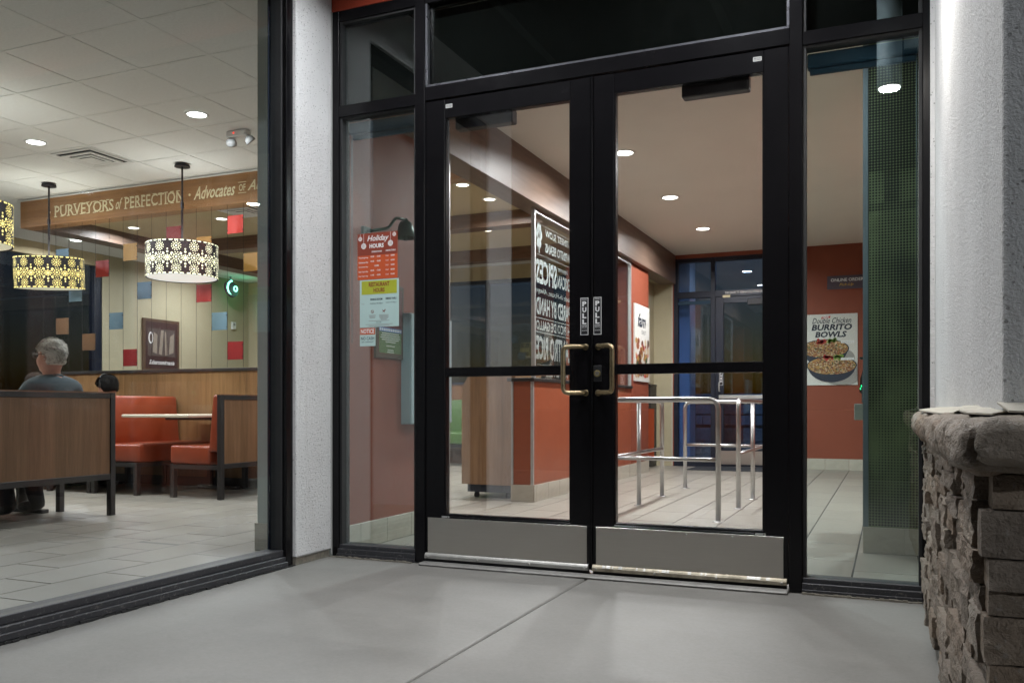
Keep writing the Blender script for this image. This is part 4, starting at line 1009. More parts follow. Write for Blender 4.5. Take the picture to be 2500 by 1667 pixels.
# ================================================================== ceilings and lights
def build_dining_shell():
    # suspended grid ceiling
    cl = structure(B('dining_ceiling', (XL, -.73, -2.30, YD, DZ+.012, DZ+.08), 'ceiling_tile'), 'white suspended tile ceiling of the dining room')
    SX, SY = .62, .587; X0, Y0 = -2.003, .03
    xs = [X0+SX*i for i in range(-12, 3)]; ys = [Y0+SY*j for j in range(-5, 6)]
    bm = bmesh.new()
    for x in xs:
        if XL < x < -.75: bm_box(bm, x-.012, x+.012, -2.3, 3.049, DZ-.004, DZ+.001)
    for y in ys:
        if -2.3 < y < 3.05:
            pts = [XL]+[x for x in xs if XL < x < -.75]+[-.74]
            for a, b in zip(pts, pts[1:]): bm_box(bm, a+.0125, b-.0125, y-.012, y+.012, DZ-.0038, DZ+.001)
    mk('ceiling_grid', bm, 'ceiling_grid', cl)
    me = None
    for i in range(len(xs)-1):
        for j in range(len(ys)-1):
            xc, yc = (xs[i]+xs[i+1])/2, (ys[j]+ys[j+1])/2
            if not (-7.6 < xc < -.9 and -2.2 < yc < 3.0): continue
            if me is None:
                b = bmesh.new(); bm_box(b, -SX/2+.013, SX/2-.013, -SY/2+.013, SY/2-.013, 0, .012, bev=.0015)
                me = bpy.data.meshes.new('ceiling_tile'); bmesh.ops.recalc_face_normals(b, faces=b.faces); b.to_mesh(me); b.free(); me.materials.append(M['ceiling_tile'])
            o = link('ceiling_tile', me, cl); o.location = (xc, yc, DZ-.0015+random.uniform(-.001, .001))
    B('edge_trim', (-7.02, -.74, 3.03, 3.0485, DZ-.012, DZ+.001), 'ceiling_grid', cl)
    structure(B('coffer_ceiling', (-6.999, -.73, 3.06, 7.35, TZ, TZ+.03), 'tan_ceiling'), 'tan ceiling between the wood beams')
    HZ = 2.885
    h = thing('header_beam', 'wood veneer header with painted slogan over the dining area', 'beam', (-3.9, 3.1, HZ))
    B('board', (-7.0, -.727, 3.05, 3.22, HZ, DZ-.001), 'header_wood', h, .002)
    sh = Sheet((-7.0, 3.05, HZ), (1, 0, 0), (0, 0, 1), h, .0015)
    def at(x): return x+7.0
    # slogan, slab lettering with serif bars, then a slanted script
    sh.poly('dot', [disc(at(-6.52), .143, .014, 10)], 'ink_cream', 1)
    sh.text('PURVEYORS', at(-6.44), .08, .125, 'ink_cream', 1, w=.90, bold=.012)
    sh.text('of', at(-5.51), .085, .12, 'ink_cream', 1, w=.10, shear=.45, bold=.01)
    sh.text('PERFECTION', at(-5.375), .08, .125, 'ink_cream', 1, w=.82, bold=.012)
    sh.poly('dot', [disc(at(-4.47), .145, .014, 10)], 'ink_cream', 1)
    sh.text('Advocates', at(-4.415), .085, .135, 'ink_cream', 1, w=.545, shear=.42, bold=.016)
    sh.text('OF', at(-3.825), .12, .07, 'ink_cream', 1, w=.085, bold=.01); sh.rect('bar', at(-3.835), at(-3.73), .098, .104, 'ink_cream', 1); sh.rect('bar', at(-3.835), at(-3.73), .206, .212, 'ink_cream', 1)
    sh.text('Authenticity', at(-3.715), .085, .135, 'ink_cream', 1, w=.72, shear=.42, bold=.016)
    # serifs on the slab words
    ser = []
    for w0, w1, n in ((-6.44, -5.54, 9), (-5.375, -4.555, 10)):
        for i in range(n):
            a = at(w0+(w1-w0)*(i+.12)/n); ser.append([(a-.022, .078), (a+.026, .078), (a+.026, .088), (a-.022, .088)]); ser.append([(a-.022, .197), (a+.026, .197), (a+.026, .207), (a-.022, .207)])
    sh.poly('serif_bar', ser, 'ink_cream', 1.4)
    for nm, b, m, lab in (('coffer_beam', (-7.0, -6.74, 3.2205, 7.2, HZ, DZ-.001), 'beam_wood', 'brown ceiling beam running back from the left end of the slogan header'),
                       ('coffer_beam', (-6.7395, -.727, 5.10, 5.32, HZ, TZ-.0005), 'coffer_wood', 'brown cross beam halfway under the tan ceiling'),
                       ('coffer_beam', (-7.0, -.727, 7.2005, 7.42, HZ, DZ-.001), 'coffer_wood', 'brown cross beam nearest the dark back windows')):
        tag(B(nm, b, m, None, .002), lab, 'beam', 'wood ceiling beams')
    # far dining walls
    k = thing('dining_back_wall', 'tan back wall of the dining room with dark windows', 'wall', (-5, YD, 0))
    B('wall_panel', (XL, -.88, YD, YD+.15, 2.98, DZ+.01), 'tan_ceiling', k); B('wall_panel', (XL, -.88, YD, YD+.15, 0, .8), 'yellow_wall', k)
    B('wall_panel', (XL, -7.6, YD, YD+.15, .8005, 2.9795), 'yellow_wall', k)
    for x in (-7.56, -5.9, -4.05, -2.45, -.92): B('window_mullion', (x-.03, x+.03, YD+.02, YD+.1, .8, 2.98), 'night_metal', k)
    xs2 = (-7.56, -5.9, -4.05, -2.45, -.92)
    for a, b in zip(xs2, xs2[1:]): B('window_pane', (a+.03, b-.03, YD+.055, YD+.063, .8, 2.98), 'glass_back', k); B('window_rail', (a+.0305, b-.0305, YD+.021, YD+.1, .801, .86), 'night_metal', k); B('window_rail', (a+.0305, b-.0305, YD+.021, YD+.1, 2.92, 2.979), 'night_metal', k)
    B('core_partition', (-.90, -.87, 6.9215, YD+.1, 0, DZ), 'yellow_wall', k)
    k = thing('dining_side_wall', 'tan far side wall of the dining room with a big dark window', 'wall', (XL, 4, 0))
    B('wall_panel', (XL-.15, XL, 6.09, YD+.1, 0, DZ+.01), 'yellow_wall', k)
    B('wall_panel', (XL-.15, XL, -2.3, 6.0895, 3.02, DZ+.01), 'tan_ceiling', k); B('wall_panel', (XL-.15, XL, -2.3, 6.0895, 0, .6), 'yellow_wall', k)
    for y in (6.015, 3.4, .8): B('window_mullion', (XL-.13, XL-.02, y-.075, y+.0745, .6005, 3.0195), 'night_metal', k)
    for a, b in ((3.475, 5.94), (.875, 3.325)): B('window_pane', (XL-.07, XL-.062, a, b, .6, 3.02), 'glass_back', k)
    B('window_pane', (XL-.07, XL-.062, -2.3, .725, .6, 3.02), 'glass_back', k)
    # a slim duct-like soffit edge beside it
    p = thing('framed_menu_picture', 'framed dark picture of kitchen tools on the tan side wall', 'picture', (XL+.03, 7.28, 1.45))
    B('frame', (XL+.001, XL+.035, 6.87, 7.675, 1.42, 2.30), 'frame_brown', p, .005)
    sh = Sheet((XL+.035, 6.87, 1.42), (0, 1, 0), (0, 0, 1), p, .0012)
    sh.rect('mount', .05, .755, .05, .83, 'picture_maroon', 1); sh.rect('photo', .09, .70, .26, .72, 'picture_dark', 2)
    sh.poly('tool', [[(.33, .3), (.40, .28), (.44, .70), (.38, .70)], [(.47, .28), (.52, .28), (.50, .68), (.46, .68)], [(.56, .30), (.66, .33), (.67, .66), (.58, .60)], [(.2, .32), (.29, .30), (.30, .62), (.22, .66)]], 'picture_paper', 3)
    sh.poly('tool', [disc(.155, .56, .05, 12, .10)], 'ink_white', 3); sh.poly('tool', [disc(.16, .56, .032, 12, .075)], 'picture_dark', 4)
    sh.text('Salsaroundmania', .40, .12, .075, 'ink_white', 3, w=.56, shear=.4, bold=.02, align='C')
    g = thing('round_neon_sign', 'round dark hanging sign with glowing green ring', 'sign', (XL+.3, 8.66, 2.8))
    bm = bmesh.new(); bm_lathe(bm, [(.155, 0), (.155, .05)], (0, 0, 0), 28); bmesh.ops.rotate(bm, verts=bm.verts, cent=(0, 0, 0), matrix=Matrix.Rotation(R(75), 3, 'Y')); bmesh.ops.translate(bm, verts=bm.verts, vec=(XL+.28, 8.66, 2.97)); mk('disc', bm, 'sign_purple', g)
    bm = bmesh.new(); bm_tube(bm, [(XL+.345, 8.66+.135*math.cos(a), 2.985+.135*math.sin(a)) for a in [R(q) for q in range(100, 265, 15)]], .016, 8); mk('glow_arc', bm, 'neon_teal', g)
    bm = bmesh.new(); bm_tube(bm, [(XL+.35, 8.73+.045*math.cos(a), 2.985+.045*math.sin(a)) for a in [R(q) for q in range(0, 361, 30)]], .011, 8); mk('glow_ring', bm, 'neon_teal', g)
    tube('hanger', [(XL+.29, 8.66, 3.12), (XL+.29, 8.66, 3.2)], .02, 'blue_box', g, 8)
    l = bpy.data.lights.new('neon_glow', 'POINT'); l.energy = 1.6; l.color = (.1, 1, .45); l.shadow_soft_size = .12; lo = bpy.data.objects.new('neon_glow', l); col.objects.link(lo); lo.location = (XL+.42, 8.9, 2.95); lo.parent = g; lo.matrix_parent_inverse = Matrix.Translation(g.location).inverted()
    th = thing('thermostat', 'small white thermostat on the tan side wall', 'thermostat', (XL+.02, 9.07, 2.35)); B('case', (XL+.001, XL+.04, 9.0, 9.11, 2.28, 2.42), 'white_metal', th, .006); B('screen', (XL+.0401, XL+.043, 9.03, 9.08, 2.35, 2.40), 'ink_grey', th)
build_dining_shell()

def downlight(x, y, z, w, lab, grp, rad=.075, lens='lens_white', size=165, color=(.985, .99, 1)):
    t = thing('ceiling_downlight', lab, 'light', (x, y, z), grp)
    bm = bmesh.new(); bm_lathe(bm, [(rad, 0), (rad, .003)], (x, y, z-.006), 24); mk('lens', bm, lens, t)
    bm = bmesh.new(); bm_lathe(bm, [(rad+.022, .0065), (rad+.02, .001), (rad+.002, 0), (rad+.001, .006)], (x, y, z-.0075), 24, False, False); mk('trim_ring', bm, 'white_metal', t)
    spot('downlight_lamp', (x, y, z-.0085), w, t, size, .75, color, rad*.9)
def build_lights():
    g = 'entry ceiling downlights'
    for (y, lab) in ((3.06, 'entry ceiling downlight nearest the doors of the three in view'), (4.75, 'middle entry ceiling downlight of the three in view'), (6.44, 'entry ceiling downlight nearest the back wall')):
        downlight(.2, y, CZ, LAMP['entry'], lab, g)
    for (x, y, k, lab) in ((2.55, 3.3, 1, 'added entry downlight hidden behind the dotted partition'), (1.6, .75, .22, 'added unseen entry downlight just inside the doors')): downlight(x, y, CZ, LAMP['entry']*k, lab, g)  # both added out of sight to brighten the entry
    g = 'dining ceiling downlights'
    for (x, y, lab) in ((-2.94, 1.51, 'bright dining downlight between the vent and emergency light'), (-4.81, 1.52, 'bright dining downlight beside the square ceiling vent'), (-6.68, 1.52, 'dining downlight beyond the left picture edge'),
                        (-8.4, 5.0, 'dining downlight by the dark side window'), (-8.2, 1.5, 'dining downlight at the side window'), (-8.1, 7.6, 'added dining downlight in front of the framed picture')):  # the last one is added to brighten the far side wall
        downlight(x, y, DZ-.003, LAMP['dining'], lab, g, size=170)
    g = 'downlights in the tan ceiling'
    for (x, y, lab) in ((-1.70, 3.86, 'downlight in the tan ceiling nearest the slogan header seen through the door'), (-1.705, 4.52, 'second downlight in the tan ceiling seen through the door'), (-2.42, 6.0, 'downlight in the tan ceiling between the rear cross beams'),
                        (-5.03, 4.16, 'downlight in the tan ceiling beside the bright red hanging square'), (-6.40, 4.14, 'downlight in the tan ceiling near the left wood beam'), (-3.6, 6.2, 'rear downlight in the tan ceiling'), (-5.4, 6.4, 'far downlight in the tan ceiling')):
        downlight(x, y, TZ, LAMP['coffer'], lab, g, rad=.06, lens='lens_warm')
    # square supply vents
    for (x, y, z, lab) in ((-4.76, 2.085, DZ-.003, 'square white louvre vent in the tile ceiling'), (-4.5, 3.95, TZ, 'square dark louvre vent in the tan ceiling')):
        t = thing('ceiling_vent', lab, 'vent', (x, y, z), 'ceiling vents'); S = .255
        B('backing', (x-S+.02, x+S-.02, y-S+.02, y+S-.02, z-.004, z-.0005), 'vent_dark', t)
        for i, (s1, s0, dz) in enumerate(((S, S-.03, .004), (S-.065, S-.105, .02), (S-.13, S-.16, .03))):
            for nm, b in (('louvre', (x-s1, x+s1, y-s1, y-s0)), ('louvre', (x-s1, x+s1, y+s0, y+s1)), ('louvre', (x-s1, x-s0, y-s0+.0005, y+s0-.0005)), ('louvre', (x+s0, x+s1, y-s0+.0005, y+s0-.0005))):
                B(nm, (*b, z-.006-dz*.6, z-.0042-dz*.3), 'white_metal', t)
        B('centre_plate', (x-S+.17, x+S-.17, y-S+.17, y+S-.17, z-.03, z-.027), 'white_metal', t)
    # emergency light
    t = thing('emergency_light', 'white twin-head emergency light with red indicator on the ceiling', 'emergency light', (-2.9, 1.99, DZ))
    B('housing', (-3.03, -2.82, 1.95, 2.03, DZ-.055, DZ-.004), 'white_metal', t, .008); B('indicator', (-2.95, -2.938, 1.9475, 1.9495, DZ-.035, DZ-.023), 'led_red', t)
    for (x, a) in ((-3.0, 30), (-2.83, -25)):
        bm = bmesh.new(); bm_lathe(bm, [(.016, .06), (.04, .04), (.046, .016), (.044, 0)], (0, 0, -.06), 18); bmesh.ops.rotate(bm, verts=bm.verts, cent=(0, 0, 0), matrix=Matrix.Rotation(R(a), 3, 'Y') @ Matrix.Rotation(R(35), 3, 'X')); bmesh.ops.translate(bm, verts=bm.verts, vec=(x, 1.985, DZ-.06)); mk('lamp_head', bm, 'grey_label', t)
build_lights()

def pendant(x, y, lab, cut, dif, watts, zt=2.405, zb=2.075, rad=.335, tilt=0):
    t = thing('pendant_light', lab, 'pendant lamp', (x, y, zb), 'drum pendant lamps')
    bm = bmesh.new(); bm_lathe(bm, [(.075, 0), (.07, .02), (.02, .03)], (x, y, DZ-.036), 20); mk('canopy', bm, 'pendant_metal', t)
    tube('rod', [(x, y, DZ-.03), (x, y, 2.80), (x, y, zt-.02)], [.009, .010, .009], 'pendant_metal', t, 8)
    B('rod_joint', (x-.013, x+.013, y-.013, y+.013, 2.76, 2.82), 'pendant_metal', t, .004)
    bm = bmesh.new(); n = 48
    A = [bm.verts.new((x+rad*math.cos(2*math.pi*k/n), y+rad*math.sin(2*math.pi*k/n), zb)) for k in range(n)]; Bv = [bm.verts.new((v.co.x, v.co.y, zt)) for v in A]
    for k in range(n): bm.faces.new((A[k], A[(k+1) % n], Bv[(k+1) % n], Bv[k])).smooth = True
    mk('drum_shade', bm, 'pendant_metal', t)
    # spokes
    for a in (0, 120, 240): tube('spoke', [(x, y, zt-.02), (x+rad*math.cos(R(a)), y+rad*math.sin(R(a)), zt-.02)], .005, 'pendant_metal', t, 6)
    # lit cut-outs: flowers of petals and dots laid round the drum
    SC = 1.25; bm = bmesh.new(); H = zt-zb; cols = 13; rr = rad+.0015
    def put(poly, ang, zc):
        vs = [bm.verts.new((x+rr*math.cos(ang+p*SC/rad), y+rr*math.sin(ang+p*SC/rad), zc+q*SC)) for p, q in poly]; bm.faces.new(vs)
    for c in range(cols):
        a0 = 2*math.pi*c/cols; half = math.pi/cols
        for (z, big) in ((.80, 0), (.48, 1), (.16, 0)):
            zc = zb+H*z; r1 = .0155 if not big else .017
            put(disc(0, 0, r1*.55, 8), a0, zc)
            for k in range(8):
                b = k*math.pi/4; put(disc(r1*1.3*math.cos(b), r1*1.3*math.sin(b), r1*.36, 5), a0, zc)
            for k in range(12):
                b = k*math.pi/6+.2; put(disc(r1*2.15*math.cos(b), r1*2.15*math.sin(b), .0045, 5), a0, zc)
        zc = zb+H*.46; put(disc(0, 0, .013, 7), a0+half, zc)
        for k in range(8):
            b = k*math.pi/4; put(disc(.021*math.cos(b), .021*math.sin(b), .006, 5), a0+half, zc)
        for s in (-1, 1):
            put(disc(0, s*.045, .009, 6), a0+half, zc); put(disc(0, s*.066, .0065, 6), a0+half, zc); [put([(q*.026, s*.020), (q*.040, s*.030), (q*.037, s*.046), (q*.022, s*.036)], a0+half, zc) for q in (-1, 1)]
        for k in range(3): put([(-.012, -.006), (.012, -.006), (.016, .0035), (-.016, .0035)], a0+half*(k-1)*.62, zt-.008)
        for k in range(3): put([(-.012, .006), (.012, .006), (.016, -.0035), (-.016, -.0035)], a0+half*(k-1)*.62, zb+.008)
    mk('lit_cutouts', bm, cut, t, fixn=False)
    bm = bmesh.new(); bm_lathe(bm, [(rad-.012, 0), (rad-.012, .004)], (x, y, zb+.006), 40); mk('diffuser', bm, dif, t)
    if tilt:
        ax = Vector((math.cos(R(23.2)), math.sin(R(23.2)), 0)); cen = Vector((x, y, zt))
        T = Matrix.Translation(cen) @ Matrix.Rotation(tilt, 4, ax) @ Matrix.Translation(-cen)
        for ch in t.children:
            if ch.name.split('.')[0] in ('drum_shade', 'lit_cutouts', 'diffuser', 'spoke'): ch.data.transform(Matrix.Translation(ch.location)); ch.data.transform(T); ch.data.transform(Matrix.Translation(-ch.location))
    spot('pendant_uplight', (x, y, zt-.03), watts*.42, t, 170, .6, (1, .95, .84), rad-.05, (0, 0, 1))
    spot('pendant_lamp', (x, y, zb+.004), watts, t, 170, .6, (1, .9, .7), rad-.03)
pendant(-5.985, 2.605, 'dark drum pendant with glowing yellow cut-outs over the far booth', 'cutout_yellow', 'diffuser_warm', LAMP['pendant'], tilt=R(4.5))
pendant(-4.125, 2.585, 'dark drum pendant with pale cut-outs and bright white base', 'cutout_pale', 'diffuser_white', LAMP['pendant'])
pendant(-4.36, .54, 'drum pendant cut off by the left picture edge over the man', 'cutout_yellow', 'diffuser_warm', LAMP['pendant'])

def build_hanging_screen():
    t = thing('hanging_screen', 'screen of thin cables with small coloured squares below the slogan header', 'hanging screen', (-5, 3.1, 1.2))
    y = 3.06; P = .2045; x0 = -6.64
    top = 2.884
    for i in range(16): tube('cable', [(x0+P*i, y, 1.222), (x0+P*i, y, top)], .0017, 'cable', t, 5)
    sq = [(-5.825, 2.25, 'panel_red'), (-5.41, 2.405, 'panel_amber'), (-5.615, 1.667, 'panel_blue'), (-5.41, 1.263, 'panel_red'), (-6.43, 1.64, 'panel_brown'), (-6.025, 1.45, 'panel_brown'),
          (-5.205, 1.978, 'panel_blue'), (-4.80, 2.54, 'panel_red'), (-4.39, 2.40, 'panel_amber'), (-4.39, 1.907, 'panel_red'), (-4.18, 1.609, 'panel_blue'), (-3.978, 2.587, 'panel_bright_red'), (-3.77, 2.19, 'panel_amber'), (-3.98, 1.303, 'panel_red'), (-6.43, 2.42, 'panel_blue'), (-6.23, 2.0, 'panel_blue')]
    for x, z, m in sq:
        i = round((x-x0)/P); xx = x0+P*i
        o = B('square_panel', (xx+.004, xx+P-.004, y-.0035, y+.0035, z, z+.182), m, t, .001)
        for dx in (.004, P-.012):
            for dz in (.03, .15): B('clip', (xx+dx-.002, xx+dx+.010, y-.006, y+.006, z+dz-.004, z+dz+.004), 'cable', o)
build_hanging_screen()

def build_dining_furniture():
    # pony wall
    w_ = thing('pony_wall', 'wood veneer pony wall with dark cap behind the booths', 'half wall', (-4.4, 3.1, 0))
    for i in range(4): 
        a = -6.6+1.2*i; B('veneer_panel', (a+.0008, a+1.1992, 3.05, 3.15, .1, 1.185), 'pony_wood', w_)
    B('plinth', (-6.6, -1.8, 3.055, 3.145, 0, .0995), 'dark_frame', w_); B('cap', (-6.62, -1.79, 3.035, 3.165, 1.1855, 1.218), 'dark_frame', w_, .003)
    # booth bench: back panel outer face at x=0, seat towards -x, length along +y
    def bench(label, vin):
        t = thing('booth_bench', label, 'bench', (0, 0, 0), 'upholstered booth benches', local=True); L = 1.0
        f = 'dark_frame'
        for y in (0, L-.045): B('post', (-.045, 0, y, y+.045, 0, .924), f, t, .002); B('front_leg', (-.585, -.54, y, y+.045, 0, .30), f, t, .002)
        for y in (0, L-.045): B('side_rail', (-.54, -.0455, y+.002, y+.043, .262, .302), f, t)
        B('top_rail', (-.044, -.001, .0455, L-.0455, .884, .923), f, t, .002); B('bottom_rail', (-.044, -.001, .0455, L-.0455, .272, .316), f, t, .002); B('front_rail', (-.583, -.542, .0455, L-.0455, .262, .302), f, t)
        B('back_panel', (-.032, -.008, .046, L-.046, .3165, .8835), 'panel_wood', t)
        B('top_strip', (-.05, .002, -.001, L+.001, .9245, .932), 'panel_wood', t)
        bm = bmesh.new(); bm_box(bm, -.60, -.14, .008, L-.008, .304, .474, bev=.028, seg=4); mk('seat_cushion', bm, vin, t)
        bm = bmesh.new(); bm_box(bm, -.155, -.0475, .01, L-.01, .42, .928, bev=.022, seg=4)
        for v in bm.verts:
            if v.co.x < -.1: v.co.x += (v.co.z-.42)*.10
        mk('back_cushion', bm, vin, t)
        for o in t.children:
            for p in o.data.polygons: p.use_smooth = o.name.startswith(('seat_c', 'back_c'))
        return t
    b = bench('orange vinyl bench with wood back where the grey-haired man sits', 'vinyl_orange')
    b.location = (-3.165, -.10, 0)
    dup(b, (-3.165, 2.045, 0), 0, 'orange bench with wood back partly cut off by the window jamb')
    dup(b, (-4.735, 3.045, 0), math.pi, 'orange bench behind the cream table, its backrest facing the table')
    dup(b, (-4.745, 2.045, 0), 0, 'bench back to back with the orange one, under the dark-haired person')
    dup(b, (-4.735, .90, 0), math.pi, 'bench hidden across the table from the grey-haired man')
    dup(b, (-6.30, 3.045, 0), math.pi, 'far bench beneath the yellow pendant')
    g = bench('green vinyl bench seen low through the door glass', 'vinyl_green'); g.location = (-2.75, 7.45, 0); g.rotation_euler = (0, 0, R(90))
    pw = thing('rear_half_wall', 'wood half wall behind the green bench', 'half wall', (-3, 7.52, 0)); B('veneer_panel', (-4.9, -2.2, 7.47, 7.57, 0, 1.15), 'panel_wood', pw); B('cap', (-4.91, -2.19, 7.455, 7.585, 1.1505, 1.185), 'night_metal', pw)
    def table(x, y, lab):
        t = thing('dining_table', lab, 'table', (x, y, 0), 'cream booth tables')
        bm = bmesh.new(); bm_box(bm, x-.40, x+.40, y-.47, y+.47, .722, .75, bev=.008, seg=3); mk('top', bm, 'table_top', t)
        B('under_rail', (x-.30, x+.34, y-.03, y+.03, .695, .7215), 'dark_frame', t); tube('column', [(x, y+.38, .03), (x, y+.38, .695)], .035, 'dark_frame', t, 14)
        for a, b in ((-.28, .28),): B('foot', (x-.25, x+.25, y+.35, y+.41, .001, .03), 'dark_frame', t, .004)
    table(-3.95, 2.52, 'cream table between the two orange benches'); table(-3.99, .38, 'cream table in front of the grey-haired man')
    table(-5.5, 2.5, 'cream table in front of the dark-haired person')
build_dining_furniture()

# ================================================================== people
def head_loft(bm, c, yaw, s=1.0, tilt=0):
    """a head: stacked rings chin to crown, face towards +x before yaw"""
    prof = [(-.11, .045, -.058, .052), (-.04, .052, -.062, .054), (-.008, .072, -.064, .05), (.004, .094, -.066, .046), (.03, .100, -.072, .060), (.055, .101, -.08, .067), (.085, .099, -.09, .072), (.118, .092, -.098, .075), (.145, .097, -.102, .077), (.175, .090, -.100, .076), (.20, .072, -.088, .067), (.22, .045, -.064, .048), (.231, .016, -.03, .02)]
    seg = 20; rings = []; Mx = Matrix.Rotation(yaw, 3, 'Z') @ Matrix.Rotation(tilt, 3, 'Y')
    for z, f, b, w_ in prof:
        ring = []
        for k in range(seg):
            a = 2*math.pi*k/seg; cx, sx = math.cos(a), math.sin(a)
            p = Vector(((f if cx > 0 else -b)*cx, w_*sx, z))
            if cx > .93 and .05 < z < .12: p.x += .020*(1-abs(z-.075)/.05) if abs(z-.075) < .05 else 0    # nose
            if .11 < z < .125 and .6 < cx < .93: p.x -= .006                                           # eye sockets
            ring.append(bm.verts.new(Vector(c)+Mx @ (p*s)))
        rings.append(ring)
    for a, b in zip(rings, rings[1:]):
        for k in range(seg): bm.faces.new((a[k], a[(k+1) % seg], b[(k+1) % seg], b[k])).smooth = True
    bm.faces.new(rings[-1]); bm.faces.new(rings[0][::-1])
    for sy in (-1, 1):   # ears
        v0 = len(bm.verts); r = bmesh.ops.create_uvsphere(bm, u_segments=10, v_segments=8, radius=1)
        for v in r['verts']:
            q = Vector((v.co.x*.020-.012+v.co.z*-.006, sy*(.077+v.co.y*.008+.006*v.co.x), .098+v.co.z*.033)); v.co = Vector(c)+Mx @ (q*s)
        for v in r['verts']:
            for f in v.link_faces: f.smooth = True
    return Mx
def hair_shell(c, Mx, s, mat, parent, low=.07, front=.165, amp=.006, puff=.008, seed=0):
    bm = bmesh.new(); seg = 36; nz = 16; rings = []
    prof = [(.03, .100, -.072, .060), (.055, .101, -.08, .067), (.085, .099, -.09, .072), (.118, .092, -.098, .075), (.145, .097, -.102, .077), (.175, .090, -.100, .076), (.20, .072, -.088, .067), (.22, .045, -.064, .048), (.233, .016, -.03, .02)]
    def lerp(z):
        for p, q in zip(prof, prof[1:]):
            if p[0] <= z <= q[0]:
                t = (z-p[0])/(q[0]-p[0]); return [p[i]*(1-t)+q[i]*t for i in (1, 2, 3)]
        return list(prof[-1][1:])
    for i in range(nz+1):
        ring = []
        for k in range(seg):
            a = 2*math.pi*k/seg; cx, sx = math.cos(a), math.sin(a)
            fr = max(0, cx); lo = low+(front-low)*(fr**.6 if cx > 0.05 else 0)+(.035 if -.1 < cx < .35 else 0)
            lo = min(lo, front); z = lo+(.233-lo)*(i/nz)**.85
            f, b, w_ = lerp(z); p = Vector(((f if cx > 0 else -b)*cx, w_*sx, z))
            d = Vector((p.x, p.y, (z-.12)*.9)); d.normalize()
            n = mnoise.noise(p*38+Vector((seed, 0, 0)))*amp+mnoise.noise(p*110+Vector((seed, 2, 0)))*amp*.5
            e = 0 if i == 0 else 1
            ring.append(bm.verts.new(Vector(c)+Mx @ ((p+d*((puff+n)*e+.001))*s)))
        rings.append(ring)
    for a, b in zip(rings, rings[1:]):
        for k in range(seg): bm.faces.new((a[k], a[(k+1) % seg], b[(k+1) % seg], b[k])).smooth = True
    bm.faces.new(rings[-1])
    rg = random.Random(int(seed*1000)); base = [v.co.copy() for r_ in rings[1:] for v in r_]
    for _ in range(1700):      # short locks breaking the outline
        p = rg.choice(base); n = (p-(Vector(c)+Mx @ Vector((-.005, 0, .12))*s)).normalized()
        t = (Mx @ Vector((-.75, rg.uniform(-.5, .5), -.35))); t = (t-n*t.dot(n)).normalized(); b = n.cross(t)*rg.uniform(.0018, .0035)
        L = rg.uniform(.016, .032)*(puff/.008)**.5; m = p+t*L*.5+n*.004; e = p+t*L+n*rg.uniform(-.001, .006)
        f = bm.faces.new([bm.verts.new(q) for q in (p-b, p+b, m+b*.8, e, m-b*.8)]); f.smooth = True; f.material_index = rg.randint(0, 1)
    o = mk('hair', bm, mat, parent, fixn=False); o.data.materials.append(M['hair_lowlight' if mat == 'hair_grey' else mat]); return o
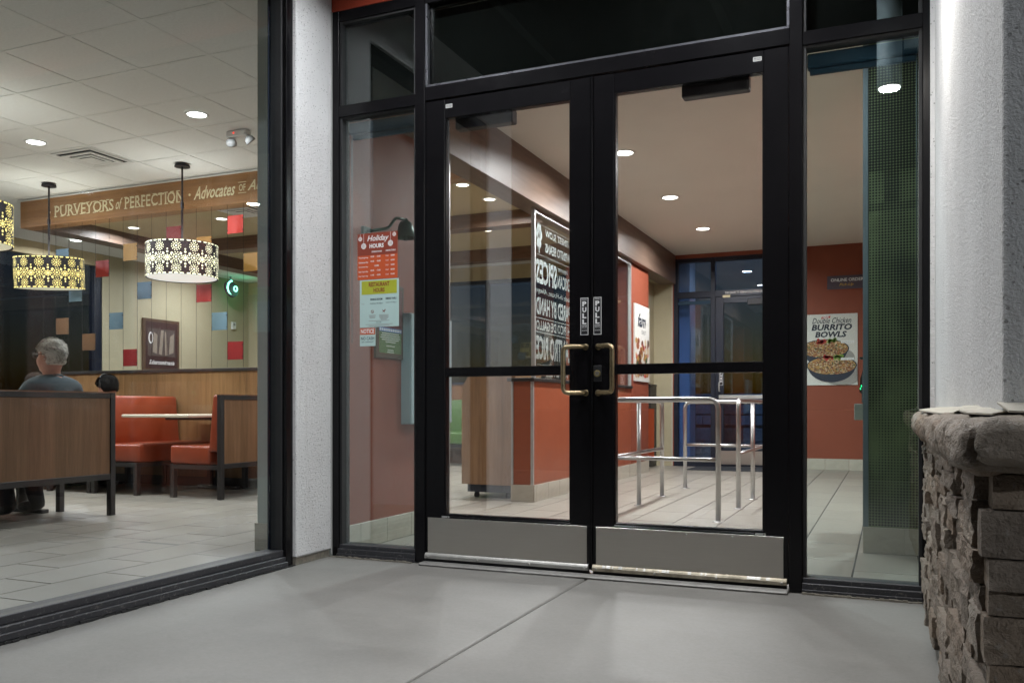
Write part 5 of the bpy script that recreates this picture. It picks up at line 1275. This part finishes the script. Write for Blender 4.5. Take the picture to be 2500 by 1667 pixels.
def person(name_label, loc, face, top, hair, shirt, legs, tuck=.30, headyaw=0, lean=0, hairlow=.07, puff=.008, tilt=0):
    """seated figure: loc = hip position on the floor plan, face = heading (radians), top = crown height"""
    s = (top-.47)/.845
    V, Rr, E, tagv = [], [], [], []
    def v(p, r, t): V.append(Vector(p)); Rr.append(r); tagv.append(t); return len(V)-1
    def e(*ids):
        for a, b in zip(ids, ids[1:]): E.append((a, b))
    Z = lambda z: .47+(z-.47)*s
    pel = v((0, 0, .57), (.155, .135), 's'); wai = v((.0, 0, Z(.72)), (.15, .115), 's'); che = v((-.005+lean*.5, 0, Z(.88)), (.165, .12), 's'); uch = v((lean*.8, 0, Z(.985)), (.12, .095), 's'); nk = v((.005+lean, 0, Z(1.045)), (.06, .06), 's')
    e(pel, wai, che, uch, nk)
    for sy in (-1, 1):
        sh = v((lean*.8-.005, sy*.185, Z(.968)), (.076, .07), 's'); el = v((.06+lean, sy*.275, Z(.74)), (.056, .053), 's'); wr = v((.28, sy*.16, .795), (.036, .03), 's'); ha = v((.345, sy*.13, .80), (.036, .018), 'k'); e(uch, sh, el, wr, ha)
        for j in range(4):
            oy = (j-1.5)*.02; k1 = v((.40, sy*.125+oy, .805), (.0092, .0092), 'k'); k2 = v((.428-.004*abs(j-1.5), sy*.12+oy, .79), (.008, .008), 'k'); e(ha, k1, k2)
        t1 = v((.35, sy*.09, .80), (.011, .011), 'k'); t2 = v((.385, sy*.075, .80), (.009, .009), 'k'); e(ha, t1, t2)
        hp = v((.06, sy*.095, .555), (.105, .095), 'l'); kn = v((.44, sy*.115, .56), (.075, .07), 'l'); an = v((tuck, sy*.12, .12), (.066, .06), 'l'); e(pel, hp, kn, an)
        hl = v((tuck-.04, sy*.12, .066), (.056, .056), 'f'); to = v((tuck+.19, sy*.13, .05), (.052, .042), 'f'); e(an, hl, to)
    me = bpy.data.meshes.new('sk'); me.from_pydata(V, E, []); ob = bpy.data.objects.new('sk', me); col.objects.link(ob)
    ob.modifiers.new('skin', 'SKIN').use_smooth_shade = True
    for i, d in enumerate(me.skin_vertices[0].data): d.radius = Rr[i]; d.use_root = (i == 0)
    ss = ob.modifiers.new('ss', 'SUBSURF'); ss.levels = ss.render_levels = 1
    dg = bpy.context.evaluated_depsgraph_get(); baked = bpy.data.meshes.new_from_object(ob.evaluated_get(dg)); bpy.data.objects.remove(ob)
    bm = bmesh.new(); bm.from_mesh(baked)
    order = {'s': 0, 'k': 1, 'l': 2, 'f': 3}
    for f in bm.faces:
        c = f.calc_center_median(); i = min(range(len(V)), key=lambda q: (V[q]-c).length); f.material_index = order[tagv[i]]; f.smooth = True
        if c.z > Z(1.04): f.material_index = 1
    n0 = len(bm.faces)
    hc = (lean+.012, 0, top-.236); Mx = head_loft(bm, hc, headyaw, 1.0, tilt)
    bm.faces.ensure_lookup_table()
    for f in bm.faces[n0:]: f.material_index = 1
    # collar
    baked.materials.clear()
    for m in (shirt, 'skin', legs, 'shoe'): baked.materials.append(M[m])
    ob = bpy.data.objects.new('person', baked); bm.to_mesh(baked); bm.free()
    col.objects.link(ob); ob['_local'] = 1
    tag(ob, name_label, 'person', 'seated diners')
    hs = hair_shell(hc, Mx, 1.0, hair, ob, low=hairlow, puff=puff, seed=top)
    bm = bmesh.new(); 
    ring = [(hc[0]-.004+.066*math.cos(a)*1.0, .064*math.sin(a), Z(1.035)+.012*-math.cos(a)) for a in [2*math.pi*i/20 for i in range(21)]]
    bm_tube(bm, ring, .012, 8, False); mk('collar', bm, shirt, ob)
    ob.location = (*loc, 0); ob.rotation_euler = (0, 0, face)
    return ob, hc, Mx
man, hc, Mx = person('grey-haired seated man in a blue-grey sweater with glasses', (-3.43, .57), math.pi, 1.318, 'hair_grey', 'sweater', 'trousers', tuck=.33, headyaw=R(12), lean=-.0, hairlow=.045)
bm = bmesh.new()
def gp(x, y, z): return Vector(hc)+Mx @ Vector((x, y, z))
for sy in (-1, 1):
    bm_tube(bm, [gp(.108+.004*math.cos(a), sy*(.034+.026*math.cos(a)), .116+.02*math.sin(a)) for a in [2*math.pi*i/14 for i in range(15)]], .0028, 6, False)
    bm_tube(bm, [gp(.108, sy*.06, .12), gp(.09, sy*.079, .121), gp(.0, sy*.083, .12), gp(-.02, sy*.083, .105)], .0026, 6)
bm_tube(bm, [gp(.112, -.009, .118), gp(.115, 0, .121), gp(.112, .009, .118)], .0025, 6)
mk('glasses', bm, 'dark_frame', man)
p2, hc2, Mx2 = person('dark-haired person with headphones bent forward behind the orange bench', (-5.02, 2.58), math.pi, 1.14, 'hair_dark', 'tee_dark', 'trousers', headyaw=R(5), lean=.05, hairlow=.06, puff=.014, tilt=R(14))
bm = bmesh.new(); bm_tube(bm, [Vector(hc2)+Mx2 @ Vector((.0, .098*math.cos(a), .115+.145*math.sin(a))) for a in [math.pi*i/12 for i in range(13)]], .009, 8)
mk('headphones', bm, 'black_plastic', p2)
p3, _, _ = person('brown-haired diner mostly hidden behind the grey-haired man', (-5.85, 2.31), 0, 1.165, 'hair_brown', 'tee_dark', 'trousers', headyaw=R(-8), tilt=R(10))
for o in bpy.data.objects:
    if '_local' in o: del o['_local']
